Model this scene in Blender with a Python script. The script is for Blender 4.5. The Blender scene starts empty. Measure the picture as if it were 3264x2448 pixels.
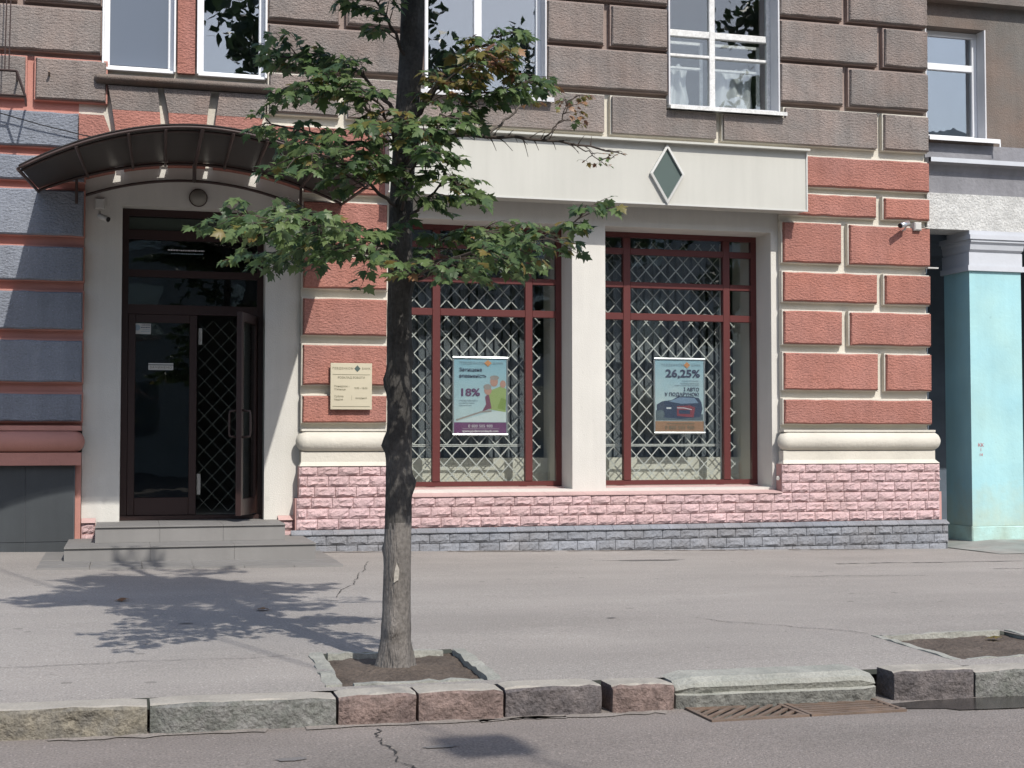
import bpy, math, random
from mathutils import Vector, Matrix
random.seed(7)
R = math.radians
S = bpy.context.scene
COL = S.collection

# ------------------------------------------------------------------ camera
cam_d = bpy.data.cameras.new('camera'); cam = bpy.data.objects.new('camera', cam_d); COL.objects.link(cam)
cam_d.sensor_width = 36.0; cam_d.lens = 4500 / 3264 * 36
cam_d.clip_start = 0.05; cam_d.clip_end = 500
cam.location = (0, -13.5, 1.04)
cam.rotation_mode = 'XYZ'
cam.rotation_euler = (R(90 + 2.286), R(0.018), R(-15.25))
S.camera = cam
# ------------------------------------------------------------------ world, sun, exposure
SUN = Vector((0.25, -0.967, 1.0)).normalized()          # towards the sun
W = bpy.data.worlds.new('World'); S.world = W; W.use_nodes = True
nt = W.node_tree; bg = nt.nodes['Background']
sky = nt.nodes.new('ShaderNodeTexSky'); sky.sky_type = 'NISHITA'; sky.sun_disc = False
sky.sun_elevation = math.asin(SUN.z); sky.sun_rotation = math.atan2(SUN.x, SUN.y)
sky.air_density = 1.0; sky.dust_density = 1.5; sky.ozone_density = 1.0
nt.links.new(sky.outputs[0], bg.inputs[0]); bg.inputs[1].default_value = 0.148
sl = bpy.data.lights.new('sun', 'SUN'); sl.energy = 3.35; sl.angle = R(0.53); sl.color = (1.0, 0.955, 0.89)
so = bpy.data.objects.new('sun', sl); COL.objects.link(so); so.location = SUN * 40
so.rotation_euler = SUN.to_track_quat('Z', 'Y').to_euler()
S.view_settings.view_transform = 'Standard'; S.view_settings.look = 'None'
S.view_settings.exposure = 0.38; S.view_settings.gamma = 1.0; S.view_settings.use_curve_mapping = False
S.render.engine = 'CYCLES'; S.cycles.max_bounces = 8; S.cycles.transparent_max_bounces = 12

# ------------------------------------------------------------------ materials
def material(name, col, rough=.85, var=.12, vscale=2.2, col2=None, c2scale=1.0, c2amt=.5, grain=0.0, gscale=180,
             bump=0.0, bscale=60, bstretch=(1, 1, 1), metal=0.0, spec=.3, streak=0.0, bump2=0.0, b2scale=8, spots=0.0, specks=0.0, broad=0.0, foot=None, piece=0.0):
    m = bpy.data.materials.new(name); m.use_nodes = True
    n = m.node_tree.nodes; l = m.node_tree.links; b = n['Principled BSDF']
    b.inputs['Roughness'].default_value = rough; b.inputs['Metallic'].default_value = metal
    b.inputs['Specular IOR Level'].default_value = spec
    geo = n.new('ShaderNodeNewGeometry')
    def noise(scale, detail=4, rough_=.55, vec=None):
        t = n.new('ShaderNodeTexNoise'); t.inputs['Scale'].default_value = scale
        t.inputs['Detail'].default_value = detail; t.inputs['Roughness'].default_value = rough_
        l.new(vec or geo.outputs['Position'], t.inputs['Vector']); return t.outputs['Fac']
    def ramp(sock, a, bb):
        mr = n.new('ShaderNodeMapRange'); mr.inputs[1].default_value = .3; mr.inputs[2].default_value = .7
        mr.inputs[3].default_value = a; mr.inputs[4].default_value = bb; l.new(sock, mr.inputs[0]); return mr.outputs[0]
    rgb = n.new('ShaderNodeRGB'); rgb.outputs[0].default_value = (*col, 1); cur = rgb.outputs[0]
    if col2:
        mx = n.new('ShaderNodeMix'); mx.data_type = 'RGBA'; l.new(ramp(noise(c2scale, 6), 0, c2amt * 2), mx.inputs[0])
        mx.clamp_factor = True
        l.new(cur, mx.inputs[6]); mx.inputs[7].default_value = (*col2, 1); cur = mx.outputs[2]
    val = None
    def mul(a, bsock):
        if a is None: return bsock
        q = n.new('ShaderNodeMath'); q.operation = 'MULTIPLY'; l.new(a, q.inputs[0]); l.new(bsock, q.inputs[1]); return q.outputs[0]
    if var: val = mul(val, ramp(noise(vscale, 5), 1 - var, 1 + var))
    if grain: val = mul(val, ramp(noise(gscale, 2), 1 - grain, 1 + grain))
    if streak:
        vm = n.new('ShaderNodeVectorMath'); vm.operation = 'MULTIPLY'; vm.inputs[1].default_value = (9, 9, .7)
        l.new(geo.outputs['Position'], vm.inputs[0]); val = mul(val, ramp(noise(1.0, 5, .6, vm.outputs[0]), 1 - streak, 1 + streak * .5))
    def dots(scale, size, keep, factor):
        # scattered small marks: gum and oil spots, bare aggregate, pits
        vo = n.new('ShaderNodeTexVoronoi'); vo.inputs['Scale'].default_value = scale; l.new(geo.outputs['Position'], vo.inputs['Vector'])
        a_ = n.new('ShaderNodeMath'); a_.operation = 'LESS_THAN'; a_.inputs[1].default_value = size; l.new(vo.outputs['Distance'], a_.inputs[0])
        sx = n.new('ShaderNodeSeparateColor'); l.new(vo.outputs['Color'], sx.inputs[0])
        b_ = n.new('ShaderNodeMath'); b_.operation = 'LESS_THAN'; b_.inputs[1].default_value = keep; l.new(sx.outputs[0], b_.inputs[0])
        c_ = n.new('ShaderNodeMath'); c_.operation = 'MULTIPLY'; l.new(a_.outputs[0], c_.inputs[0]); l.new(b_.outputs[0], c_.inputs[1])
        d_ = n.new('ShaderNodeMath'); d_.operation = 'MULTIPLY_ADD'; d_.inputs[1].default_value = factor - 1; d_.inputs[2].default_value = 1.0; l.new(c_.outputs[0], d_.inputs[0]); return d_.outputs[0]
    if spots: val = mul(val, dots(3.2, .085, .45, 1 - spots)); val = mul(val, dots(9.0, .10, .3, 1 - spots * .8))
    if specks: val = mul(val, dots(42, .22, .30, 1 + specks)); val = mul(val, dots(55, .25, .25, 1 - specks * .6))
    if piece:
        # each block or brick has a slightly different tone
        oi = n.new('ShaderNodeObjectInfo'); mr = n.new('ShaderNodeMapRange'); mr.inputs[3].default_value = 1 - piece; mr.inputs[4].default_value = 1 + piece
        l.new(oi.outputs['Random'], mr.inputs[0]); val = mul(val, mr.outputs[0])
    if broad:
        vm = n.new('ShaderNodeVectorMath'); vm.operation = 'MULTIPLY'; vm.inputs[1].default_value = (.35, 1.1, 1)
        l.new(geo.outputs['Position'], vm.inputs[0]); val = mul(val, ramp(noise(.9, 6, .65, vm.outputs[0]), 1 - broad, 1 + broad))
    if foot:
        # damp stained band with a ragged top edge
        sp = n.new('ShaderNodeSeparateXYZ'); l.new(geo.outputs['Position'], sp.inputs[0])
        ns_ = noise(3.5, 6, .7); q = n.new('ShaderNodeMath'); q.operation = 'MULTIPLY_ADD'; q.inputs[1].default_value = 1.1; l.new(ns_, q.inputs[0]); l.new(sp.outputs[2], q.inputs[2])
        mr = n.new('ShaderNodeMapRange'); mr.inputs[1].default_value = 1.15; mr.inputs[2].default_value = .55; mr.inputs[3].default_value = 0; mr.inputs[4].default_value = .85; l.new(q.outputs[0], mr.inputs[0])
        mx = n.new('ShaderNodeMix'); mx.data_type = 'RGBA'; l.new(mr.outputs[0], mx.inputs[0]); l.new(cur, mx.inputs[6]); mx.inputs[7].default_value = (*foot, 1); cur = mx.outputs[2]
    if val is not None:
        vm = n.new('ShaderNodeVectorMath'); vm.operation = 'SCALE'; l.new(cur, vm.inputs[0]); l.new(val, vm.inputs['Scale']); cur = vm.outputs[0]
    l.new(cur, b.inputs['Base Color'])
    last = None
    def addbump(sock, strength, dist):
        nonlocal last
        bp = n.new('ShaderNodeBump'); bp.inputs['Strength'].default_value = strength; bp.inputs['Distance'].default_value = dist
        l.new(sock, bp.inputs['Height'])
        if last is not None: l.new(last, bp.inputs['Normal'])
        last = bp.outputs[0]
    if bump2: addbump(noise(b2scale, 3), bump2, .05)
    if bump:
        vm = n.new('ShaderNodeVectorMath'); vm.operation = 'MULTIPLY'; vm.inputs[1].default_value = bstretch
        l.new(geo.outputs['Position'], vm.inputs[0]); addbump(noise(bscale, 3, .6, vm.outputs[0]), bump, .02)
    if last is not None: l.new(last, b.inputs['Normal'])
    return m

def plain(name, col, rough=.6, metal=0.0, spec=.4):
    m = bpy.data.materials.new(name); m.use_nodes = True; b = m.node_tree.nodes['Principled BSDF']
    b.inputs['Base Color'].default_value = (*col, 1); b.inputs['Roughness'].default_value = rough
    b.inputs['Metallic'].default_value = metal; b.inputs['Specular IOR Level'].default_value = spec
    return m

def glass(name, tint=(.8, .84, .82), f0=.045):
    m = bpy.data.materials.new(name); m.use_nodes = True; n = m.node_tree.nodes; l = m.node_tree.links
    n.remove(n['Principled BSDF']); out = n['Material Output']
    tr = n.new('ShaderNodeBsdfTransparent'); tr.inputs[0].default_value = (*tint, 1)
    gl = n.new('ShaderNodeBsdfGlossy'); gl.inputs['Roughness'].default_value = 0.0
    geo = n.new('ShaderNodeNewGeometry'); ns = n.new('ShaderNodeTexNoise'); ns.inputs['Scale'].default_value = 2.5
    l.new(geo.outputs['Position'], ns.inputs['Vector'])
    bp = n.new('ShaderNodeBump'); bp.inputs['Strength'].default_value = .05; bp.inputs['Distance'].default_value = .02
    l.new(ns.outputs['Fac'], bp.inputs['Height']); l.new(bp.outputs[0], gl.inputs['Normal'])
    # Schlick reflectance, the same from both sides of the thin pane
    dt = n.new('ShaderNodeVectorMath'); dt.operation = 'DOT_PRODUCT'; l.new(geo.outputs['Normal'], dt.inputs[0]); l.new(geo.outputs['Incoming'], dt.inputs[1])
    ab = n.new('ShaderNodeMath'); ab.operation = 'ABSOLUTE'; l.new(dt.outputs['Value'], ab.inputs[0])
    on = n.new('ShaderNodeMath'); on.operation = 'SUBTRACT'; on.use_clamp = True; on.inputs[0].default_value = 1.0; l.new(ab.outputs[0], on.inputs[1])
    pw = n.new('ShaderNodeMath'); pw.operation = 'POWER'; pw.inputs[1].default_value = 5.0; l.new(on.outputs[0], pw.inputs[0])
    ma = n.new('ShaderNodeMath'); ma.operation = 'MULTIPLY_ADD'; ma.inputs[1].default_value = 1 - f0; ma.inputs[2].default_value = f0; l.new(pw.outputs[0], ma.inputs[0])
    mx = n.new('ShaderNodeMixShader'); l.new(ma.outputs[0], mx.inputs[0]); l.new(tr.outputs[0], mx.inputs[1]); l.new(gl.outputs[0], mx.inputs[2])
    l.new(mx.outputs[0], out.inputs[0]); return m

def leafy(name, col, col2, trans=.45, scale=9):
    m = bpy.data.materials.new(name); m.use_nodes = True; n = m.node_tree.nodes; l = m.node_tree.links
    b = n['Principled BSDF']; b.inputs['Roughness'].default_value = .45; b.inputs['Specular IOR Level'].default_value = .5; out = n['Material Output']
    geo = n.new('ShaderNodeNewGeometry'); ns = n.new('ShaderNodeTexNoise'); ns.inputs['Scale'].default_value = scale
    l.new(geo.outputs['Position'], ns.inputs['Vector'])
    mr = n.new('ShaderNodeMapRange'); mr.inputs[1].default_value = .35; mr.inputs[2].default_value = .65; l.new(ns.outputs['Fac'], mr.inputs[0])
    mx = n.new('ShaderNodeMix'); mx.data_type = 'RGBA'; l.new(mr.outputs[0], mx.inputs[0]); mx.inputs[6].default_value = (*col, 1); mx.inputs[7].default_value = (*col2, 1)
    l.new(mx.outputs[2], b.inputs['Base Color'])
    t = n.new('ShaderNodeBsdfTranslucent'); l.new(mx.outputs[2], t.inputs[0])
    ms = n.new('ShaderNodeMixShader'); ms.inputs[0].default_value = trans
    l.new(b.outputs[0], ms.inputs[1]); l.new(t.outputs[0], ms.inputs[2]); l.new(ms.outputs[0], out.inputs[0]); return m

M = {}
stucco = dict(bump=1.0, bscale=38, bstretch=(.75, .75, 1.5), rough=.95, spec=.1, bump2=.25, b2scale=9)
M['red'] = material('red stucco', (.365, .158, .120), var=.1, col2=(.345, .172, .145), c2scale=1.3, c2amt=.5, grain=.12, gscale=60, streak=.12, specks=.25, spots=.18, piece=.07, **stucco)
M['blue'] = material('blue grey stucco', (.222, .240, .275), var=.1, grain=.12, gscale=60, streak=.10, specks=.25, piece=.06, **stucco)
M['brown'] = material('brown cement stucco', (.250, .200, .176), var=.14, vscale=1.6, col2=(.205, .185, .172), c2scale=2.2, c2amt=.6, grain=.18, gscale=80, streak=.15, specks=.30, spots=.20, piece=.08, **stucco)
M['brown_plain'] = material('brown cement render', (.185, .14, .115), var=.16, vscale=1.2, col2=(.15, .14, .128), c2scale=1.5, c2amt=.6, grain=.14, gscale=110, streak=.10, bump=.6, bscale=70, rough=.95, spec=.1)
M['joint_brown'] = material('brown joint plaster', (.285, .225, .20), var=.15, rough=.9, bump=.3, bscale=30)
M['joint_cream'] = material('cream joint plaster', (.56, .53, .46), var=.08, rough=.85, bump=.25, bscale=30, grain=.04)
M['joint_salmon'] = material('salmon joint paint', (.43, .21, .172), var=.08, rough=.8, bump=.2, bscale=30)
M['cream'] = material('cream wall paint', (.58, .565, .52), var=.06, vscale=1.2, rough=.9, bump=.2, bscale=90, streak=.05, grain=.04, gscale=200, spots=.06)
M['pink'] = material('pink cast stone', (.51, .36, .35), piece=.07, spots=.12, var=.12, vscale=5, rough=.85, bump=.7, bscale=38, bstretch=(1, 1, 1.4), grain=.08, gscale=60, col2=(.50, .36, .365), c2scale=1.5)
M['pink_flat'] = material('pink painted sill', (.50, .345, .325), var=.08, rough=.8, bump=.15, bscale=40)
M['grey'] = material('blue grey cast stone', (.215, .232, .262), piece=.10, spots=.15, var=.16, vscale=5, rough=.85, bump=.7, bscale=40, grain=.1, gscale=60, col2=(.23, .225, .23), c2scale=1.5)
M['mortar_pink'] = material('pink mortar', (.45, .265, .245), var=.1)
M['mortar_grey'] = material('dark mortar', (.13, .137, .15), var=.2)
M['white'] = plain('white window plastic', (.72, .73, .74), .35)
M['old_white'] = material('peeling white window paint', (.60, .60, .58), var=.12, vscale=14, rough=.6, grain=.12, gscale=50)
M['grey_reveal'] = material('grey painted reveal', (.54, .54, .55), var=.08, rough=.85)
M['mahogany'] = plain('dark red brown frame', (.098, .026, .024), .4)
M['dark_frame'] = plain('dark brown door frame', (.035, .018, .016), .4)
M['glass'] = glass('window glass', (.95, .965, .96), .10); M['glass_up'] = glass('upper window glass', (.8, .83, .85), .22); M['glass_old'] = glass('old window glass', (.93, .95, .95), .11); M['glass_dark'] = glass('tinted door glass', (.6, .64, .62), .05)
M['lattice'] = plain('cream lattice steel', (.56, .57, .53), .45)
M['dark_lattice'] = plain('dark lattice steel', (.10, .11, .09), .5)
M['blind'] = material('dark grey blind fabric', (.135, .15, .16), var=.06, vscale=3, rough=.9)
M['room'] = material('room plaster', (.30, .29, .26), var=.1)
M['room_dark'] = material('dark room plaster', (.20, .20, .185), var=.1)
M['ledge'] = material('cream interior board', (.62, .60, .52), var=.06)
M['step'] = material('grey step tile', (.212, .205, .196), var=.08, rough=.7, grain=.08, gscale=300, streak=.05)
M['dark_tile'] = material('dark grey facing tile', (.050, .056, .060), var=.12, rough=.55, grain=.08, gscale=200, streak=.10)
M['steel_dark'] = plain('dark brown steel', (.05, .032, .028), .5)
M['sign'] = material('cream sign panel', (.475, .47, .425), var=.03, vscale=1.5, rough=.5, streak=.05, grain=.02)
M['emblem'] = plain('dark green emblem', (.085, .115, .105), .3)
M['emblem_rim'] = plain('silver emblem rim', (.52, .52, .49), .35)
M['silver'] = plain('brushed silver', (.62, .64, .65), .28, .8)
M['plastic_grey'] = plain('light grey plastic', (.50, .49, .46), .5)
M['black'] = plain('black plastic', (.012, .012, .013), .4)
M['plaque'] = material('gold grey plaque', (.50, .455, .34), var=.04, rough=.35, spec=.5)
M['ink'] = plain('dark olive ink', (.16, .15, .10), .6)
M['ink_blue'] = plain('navy ink', (.05, .055, .10), .6)
M['ink_purple'] = plain('purple ink', (.115, .05, .12), .6)
M['ink_white'] = plain('white ink', (.62, .60, .62), .6)
M['ink_grey'] = plain('grey ink', (.26, .33, .38), .6)
M['ink_red'] = plain('red ink', (.45, .08, .10), .6)
M['turquoise'] = material('turquoise paint', (.32, .56, .60), var=.07, vscale=2, rough=.75, col2=(.36, .57, .56), c2scale=1.6, streak=.05, spots=.12, foot=(.40, .47, .37), bump=.15, bscale=20, grain=.03)
M['turquoise_base'] = material('stained pale green plaster', (.42, .52, .43), var=.14, vscale=5, rough=.85, col2=(.36, .56, .54), c2scale=2.5, bump=.4, bscale=18)
M['capital'] = material('white painted moulding', (.50, .52, .55), var=.06, rough=.8, bump=.1, bscale=20)
M['grey_cornice'] = material('weathered grey cornice', (.225, .225, .24), var=.15, vscale=3, rough=.9, bump=.4, bscale=25, streak=.10)
M['rough_white'] = material('rough pale concrete', (.50, .50, .48), var=.12, vscale=7, rough=.95, grain=.16, gscale=60, bump=.9, bscale=40)
M['passage'] = material('dark blue passage wall', (.10, .125, .155), var=.2)
M['pave'] = material('bleached asphalt pavement', (.345, .322, .298), var=.09, vscale=.9, rough=.95, spec=.1, col2=(.305, .282, .26), c2scale=.45, c2amt=.7, grain=.20, gscale=95, bump=.5, bscale=120, spots=.28, specks=.35, broad=.10)
M['road'] = material('worn road asphalt', (.232, .208, .19), var=.10, vscale=.8, rough=.93, spec=.12, col2=(.25, .22, .20), c2scale=.6, c2amt=.7, grain=.24, gscale=90, bump=.6, bscale=110, spots=.25, specks=.40, broad=.13)
M['crack'] = plain('tar filled crack', (.035, .033, .031), .95)  # dark tar filling the thin cracks
M['patch'] = material('dark tar patch', (.165, .155, .148), var=.1, grain=.12, gscale=150, rough=.95)
for nm, c, c2 in (('kerb_tan', (.24, .215, .165), (.15, .14, .12)), ('kerb_grey', (.20, .195, .185), (.13, .135, .12)), ('kerb_red', (.225, .165, .145), (.15, .112, .10)), ('kerb_dark', (.155, .135, .13), (.095, .085, .085))):
    M[nm] = material(nm.replace('_', ' ') + ' granite', c, var=.16, vscale=6, rough=.9, col2=c2, c2scale=14, c2amt=.6, grain=.26, gscale=75, bump=.9, bscale=32)
M['kerb_top'] = material('worn dusty granite top', (.34, .315, .275), var=.12, vscale=6, rough=.9, grain=.12, gscale=90, bump=.3, bscale=40)
M['concrete'] = material('pale concrete', (.34, .335, .30), var=.14, vscale=6, rough=.95, col2=(.26, .265, .235), c2scale=5, grain=.14, gscale=90, bump=.5, bscale=45)
M['concrete_dark'] = material('rough dark concrete', (.16, .16, .145), var=.25, vscale=12, rough=.95, grain=.25, gscale=50, bump=1.0, bscale=26)
M['soil'] = material('dry bare soil', (.085, .067, .055), var=.22, vscale=4, rough=1, col2=(.12, .096, .078), c2scale=5, grain=.25, gscale=60, bump=1.0, bscale=30)
M['rust'] = material('rusty cast iron', (.155, .122, .10), var=.2, vscale=9, rough=.75, col2=(.19, .13, .095), c2scale=12, grain=.15)
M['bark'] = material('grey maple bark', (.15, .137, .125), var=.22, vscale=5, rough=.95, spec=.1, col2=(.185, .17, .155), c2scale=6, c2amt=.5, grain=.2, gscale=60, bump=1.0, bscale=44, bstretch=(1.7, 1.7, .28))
M['bark_dark'] = material('dark upper bark', (.056, .052, .048), var=.25, vscale=5, rough=.95, spec=.1, col2=(.085, .08, .074), c2scale=5, c2amt=.5, grain=.2, gscale=60, bump=1.0, bscale=44, bstretch=(1.7, 1.7, .28))  # darker bark tone for the trunk above a ragged line
M['twig'] = material('dark twig bark', (.06, .048, .04), var=.2, rough=.9)
M['twig_pale'] = material('bare grey twig', (.16, .14, .125), var=.2, rough=.9)
M['leaf_a'] = leafy('dark green leaf', (.050, .092, .040), (.080, .135, .054))
M['leaf_b'] = leafy('fresh green leaf', (.115, .185, .065), (.165, .225, .088))
M['leaf_c'] = leafy('yellowing leaf', (.16, .165, .045), (.24, .175, .055))
M['leaf_d'] = leafy('dry brown leaf', (.27, .15, .07), (.20, .10, .06), .25)
M['far_leaf'] = leafy('far foliage', (.030, .058, .028), (.045, .085, .034), .3, 1.2)
M['curtain'] = leafy('white net curtain', (.72, .74, .75), (.66, .69, .70), .4)
M['net'] = plain('grey blue window net', (.105, .13, .17), .7)
M['puddle'] = plain('wet asphalt', (.04, .036, .033), .22, spec=.45)

# ------------------------------------------------------------------ mesh helpers
class MB:
    def __init__(s): s.v = []; s.f = []; s.m = []
    def add(s, vs, fs, mi=0):
        o = len(s.v); s.v += [tuple(p) for p in vs]; s.f += [tuple(i + o for i in f) for f in fs]; s.m += [mi] * len(fs); return s
    def box(s, x0, x1, y0, y1, z0, z1, mi=0):
        v = [(x, y, z) for x in (x0, x1) for y in (y0, y1) for z in (z0, z1)]
        return s.add(v, [(0, 1, 3, 2), (4, 6, 7, 5), (0, 4, 5, 1), (2, 3, 7, 6), (0, 2, 6, 4), (1, 5, 7, 3)], mi)
    def cbox(s, x0, x1, y0, y1, z0, z1, c=.01, mi=0):
        # box whose edges on the front (y0) side are chamfered
        v = [(x0, y1, z0), (x1, y1, z0), (x1, y1, z1), (x0, y1, z1), (x0, y0 + c, z0), (x1, y0 + c, z0), (x1, y0 + c, z1), (x0, y0 + c, z1),
             (x0 + c, y0, z0 + c), (x1 - c, y0, z0 + c), (x1 - c, y0, z1 - c), (x0 + c, y0, z1 - c)]
        f = [(3, 2, 1, 0), (8, 9, 10, 11)]
        for i in range(4):
            j = (i + 1) % 4; f += [(i, j, 4 + j, 4 + i), (4 + i, 4 + j, 8 + j, 8 + i)]
        return s.add(v, f, mi)
    def prism(s, poly, y0, y1, mi=0):
        n = len(poly); v = [(x, y0, z) for x, z in poly] + [(x, y1, z) for x, z in poly]
        return s.add(v, [tuple(range(n)), tuple(range(2 * n - 1, n - 1, -1))] + [(i, n + i, n + (i + 1) % n, (i + 1) % n) for i in range(n)], mi)
    def tube(s, pts, rad, n=8, mi=0, cap=True):
        pts = [Vector(p) for p in pts]; rad = rad if isinstance(rad, (list, tuple)) else [rad] * len(pts); o = len(s.v); ref = None
        for i, p in enumerate(pts):
            t = (pts[min(i + 1, len(pts) - 1)] - pts[max(i - 1, 0)]).normalized()
            if ref is None: ref = Vector((0, 0, 1)) if abs(t.z) < .8 else Vector((1, 0, 0))
            a = (ref - t * ref.dot(t)).normalized(); ref = a; b = t.cross(a)
            for k in range(n):
                w = 2 * math.pi * k / n; s.v.append(tuple(p + (a * math.cos(w) + b * math.sin(w)) * rad[i]))
        for i in range(len(pts) - 1):
            for k in range(n):
                s.f.append((o + i * n + k, o + i * n + (k + 1) % n, o + (i + 1) * n + (k + 1) % n, o + (i + 1) * n + k)); s.m.append(mi)
        if cap:
            s.f.append(tuple(o + k for k in range(n - 1, -1, -1))); s.m.append(mi)
            e = o + (len(pts) - 1) * n; s.f.append(tuple(e + k for k in range(n))); s.m.append(mi)
        return s
    def bar(s, a, b, w, d, mi=0):
        # flat strip from a to b in the xz plane: width w, thickness d in y
        a, b = Vector(a), Vector(b); t = (b - a).normalized(); u = Vector((0, 1, 0)); n = t.cross(u).normalized() * w / 2; e = u * d / 2
        v = [a - n - e, a + n - e, a + n + e, a - n + e, b - n - e, b + n - e, b + n + e, b - n + e]
        return s.add(v, [(0, 1, 2, 3), (7, 6, 5, 4), (0, 4, 5, 1), (1, 5, 6, 2), (2, 6, 7, 3), (3, 7, 4, 0)], mi)
    def mesh(s, name, mats, smooth=False):
        me = bpy.data.meshes.new(name); me.from_pydata(s.v, [], s.f)
        for m in (mats if isinstance(mats, list) else [mats]): me.materials.append(M[m])
        if any(s.m): me.polygons.foreach_set('material_index', s.m)
        if smooth: me.polygons.foreach_set('use_smooth', [True] * len(me.polygons))
        me.update(); return me
    def build(s, name, mats, parent=None, smooth=False):
        return obj(name, s.mesh(name, mats, smooth), parent)

def obj(name, data, parent=None, loc=None):
    o = bpy.data.objects.new(name, data); COL.objects.link(o)
    if loc is not None: o.location = loc
    if parent is not None: attach(o, parent)
    return o
def root_of(o):
    v = Vector((0, 0, 0))
    while o is not None: v += o.location if o.type == 'EMPTY' else Vector(o.location); o = o.parent
    return v
WORLD = {}
def attach(o, parent):
    o.parent = parent; o.matrix_parent_inverse = Matrix.Translation(-WORLD.get(parent.name, Vector((0, 0, 0))))
def thing(name, label, cat, loc=(0, 0, 0), group=None):
    o = bpy.data.objects.new(name, None); COL.objects.link(o); o.location = loc; o.empty_display_size = .1
    WORLD[o.name] = Vector(loc); return tag(o, label, cat, group)
def tag(o, label, cat, group=None, kind=None):
    o['label'] = label; o['category'] = cat
    if group: o['group'] = group
    if kind: o['kind'] = kind
    return o
def structure(o): o['kind'] = 'structure'; return o
def holes_wall(mb, x0, x1, z0, z1, y0, y1, holes, mi=0):
    xs = sorted({x0, x1, *[min(max(h[i], x0), x1) for h in holes for i in (0, 1)]})
    for a, b in zip(xs, xs[1:]):
        cuts = sorted([(max(h[2], z0), min(h[3], z1)) for h in holes if h[0] < b - 1e-6 and h[1] > a + 1e-6 and h[2] < z1 and h[3] > z0]); z = z0
        for c in cuts:
            if c[0] > z + 1e-6: mb.box(a, b, y0, y1, z, c[0], mi)
            z = max(z, c[1])
        if z1 > z + 1e-6: mb.box(a, b, y0, y1, z, z1, mi)
def bolster(x0, x1, yc, zc, ry, rz, n=14, ends=(True, True)):
    # half-round moulding along x with rounded ends
    mb = MB(); rings = []
    def ring(x, k): rings.append([(x, yc - ry * k * math.sin(math.pi * i / n), zc + rz * k * math.cos(math.pi * i / n)) for i in range(n + 1)])
    if ends[0]:
        for a in (8, 30, 50, 70): ring(x0 + rz * (1 - math.cos(R(a))), math.sin(R(a)))
    ring(x0 + (rz if ends[0] else 0), 1); ring(x1 - (rz if ends[1] else 0), 1)
    if ends[1]:
        for a in (70, 50, 30, 8): ring(x1 - rz * (1 - math.cos(R(a))), math.sin(R(a)))
    v = [p for r in rings for p in r]; m = n + 1; f = []
    for i in range(len(rings) - 1):
        for k in range(n): f.append((i * m + k, i * m + k + 1, (i + 1) * m + k + 1, (i + 1) * m + k))
    f.append(tuple(range(m))[::-1]); f.append(tuple((len(rings) - 1) * m + k for k in range(m)))
    return mb.add(v, [tuple(reversed(q)) for q in f])
def text(body, size, x, y, z, mat, parent, align='LEFT', name='lettering', bold=0.0, space=1.0, depth=.0006, sx=1.0):
    cu = bpy.data.curves.new('lettering_curve', 'FONT'); cu.body = body; cu.size = size; cu.align_x = align; cu.align_y = 'CENTER'
    cu.extrude = depth; cu.offset = bold; cu.space_character = space; cu.resolution_u = 3
    t = bpy.data.objects.new('lettering_tmp', cu); COL.objects.link(t)
    me = bpy.data.meshes.new_from_object(t.evaluated_get(bpy.context.evaluated_depsgraph_get()))
    bpy.data.objects.remove(t); bpy.data.curves.remove(cu)
    me.transform(Matrix.Translation((x, y, z)) @ Matrix.Rotation(R(90), 4, 'X') @ Matrix.Diagonal((sx, 1, 1, 1)))
    me.materials.clear(); me.materials.append(M[mat]); me.name = name
    return obj(name, me, parent)

def strokes(x0, x1, z, h, y, mat, parent):
    # a line of print too small to read in the photograph
    mb = MB(); x = x0
    while x < x1:
        w = random.uniform(.5, 1.6) * h; mb.box(x, min(x + w, x1), y - .0004, y + .0004, z - h / 2 * random.uniform(.6, 1), z + h / 2 * random.uniform(.5, 1)); x += w + .35 * h
    return mb.build('fine_print', mat, parent)
# ------------------------------------------------------------------ the ground
def pave_z(x, y):
    t = min(max(-y / 7.36, 0), 1); xx = min(max(x, -3), 11)
    return (1 - t) * (.02 - .0165 * xx) - .07 * t
def kerb_y(x): return -7.34 - .038 * x
ROAD_Z = -.19
PITS = [(.95, 1.66, -7.12, -6.18), (4.10, 4.92, -7.15, -6.27)]
def sheet(name, mat, xs, ys, zf, skip, yfun=None):
    mb = MB(); nx = len(xs)
    for j, y in enumerate(ys):
        for x in xs:
            yy = yfun(x, y, j) if yfun else y; mb.v.append((x, yy, zf(x, yy)))
    for j in range(len(ys) - 1):
        for i in range(nx - 1):
            cx = (xs[i] + xs[i + 1]) / 2; cy = (ys[j] + ys[j + 1]) / 2
            if any(a < cx < b and c < cy < d for a, b, c, d in skip): continue
            mb.f.append((j * nx + i, j * nx + i + 1, (j + 1) * nx + i + 1, (j + 1) * nx + i)); mb.m.append(0)
    return mb.build(name, mat)
def steps_(a, b, n): return [a + (b - a) * i / n for i in range(n + 1)]
xs = sorted(set([-60, -30, 30, 60] + steps_(-8, 16, 24) + [p[i] for p in PITS for i in (0, 1)]))
ys = sorted(set([-7.36] + steps_(-6, 0.5, 13) + [2.5, 40] + [p[i] for p in PITS for i in (2, 3)]))
pavement = structure(sheet('pavement', 'pave', xs, ys, pave_z, PITS, lambda x, y, j: kerb_y(min(max(x, -8), 16)) + .17 if j == 0 else y))
GR = (2.47, 3.43, -7.74, -7.42)
xs = sorted(set([-60, -30, 30, 60] + steps_(-8, 16, 24) + [GR[0], GR[1]])); ys = sorted(set([-60, -30, -20] + steps_(-14, -8, 8) + [GR[2], GR[3], -7.2]))
def road_z(x, y): return ROAD_Z - .012 * max(0, min(1, (x - 3.2) / .6)) * max(0, 1 - abs(y + 7.55) / .4) + .012 * min(max((-7.6 - y), 0), 4)
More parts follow.
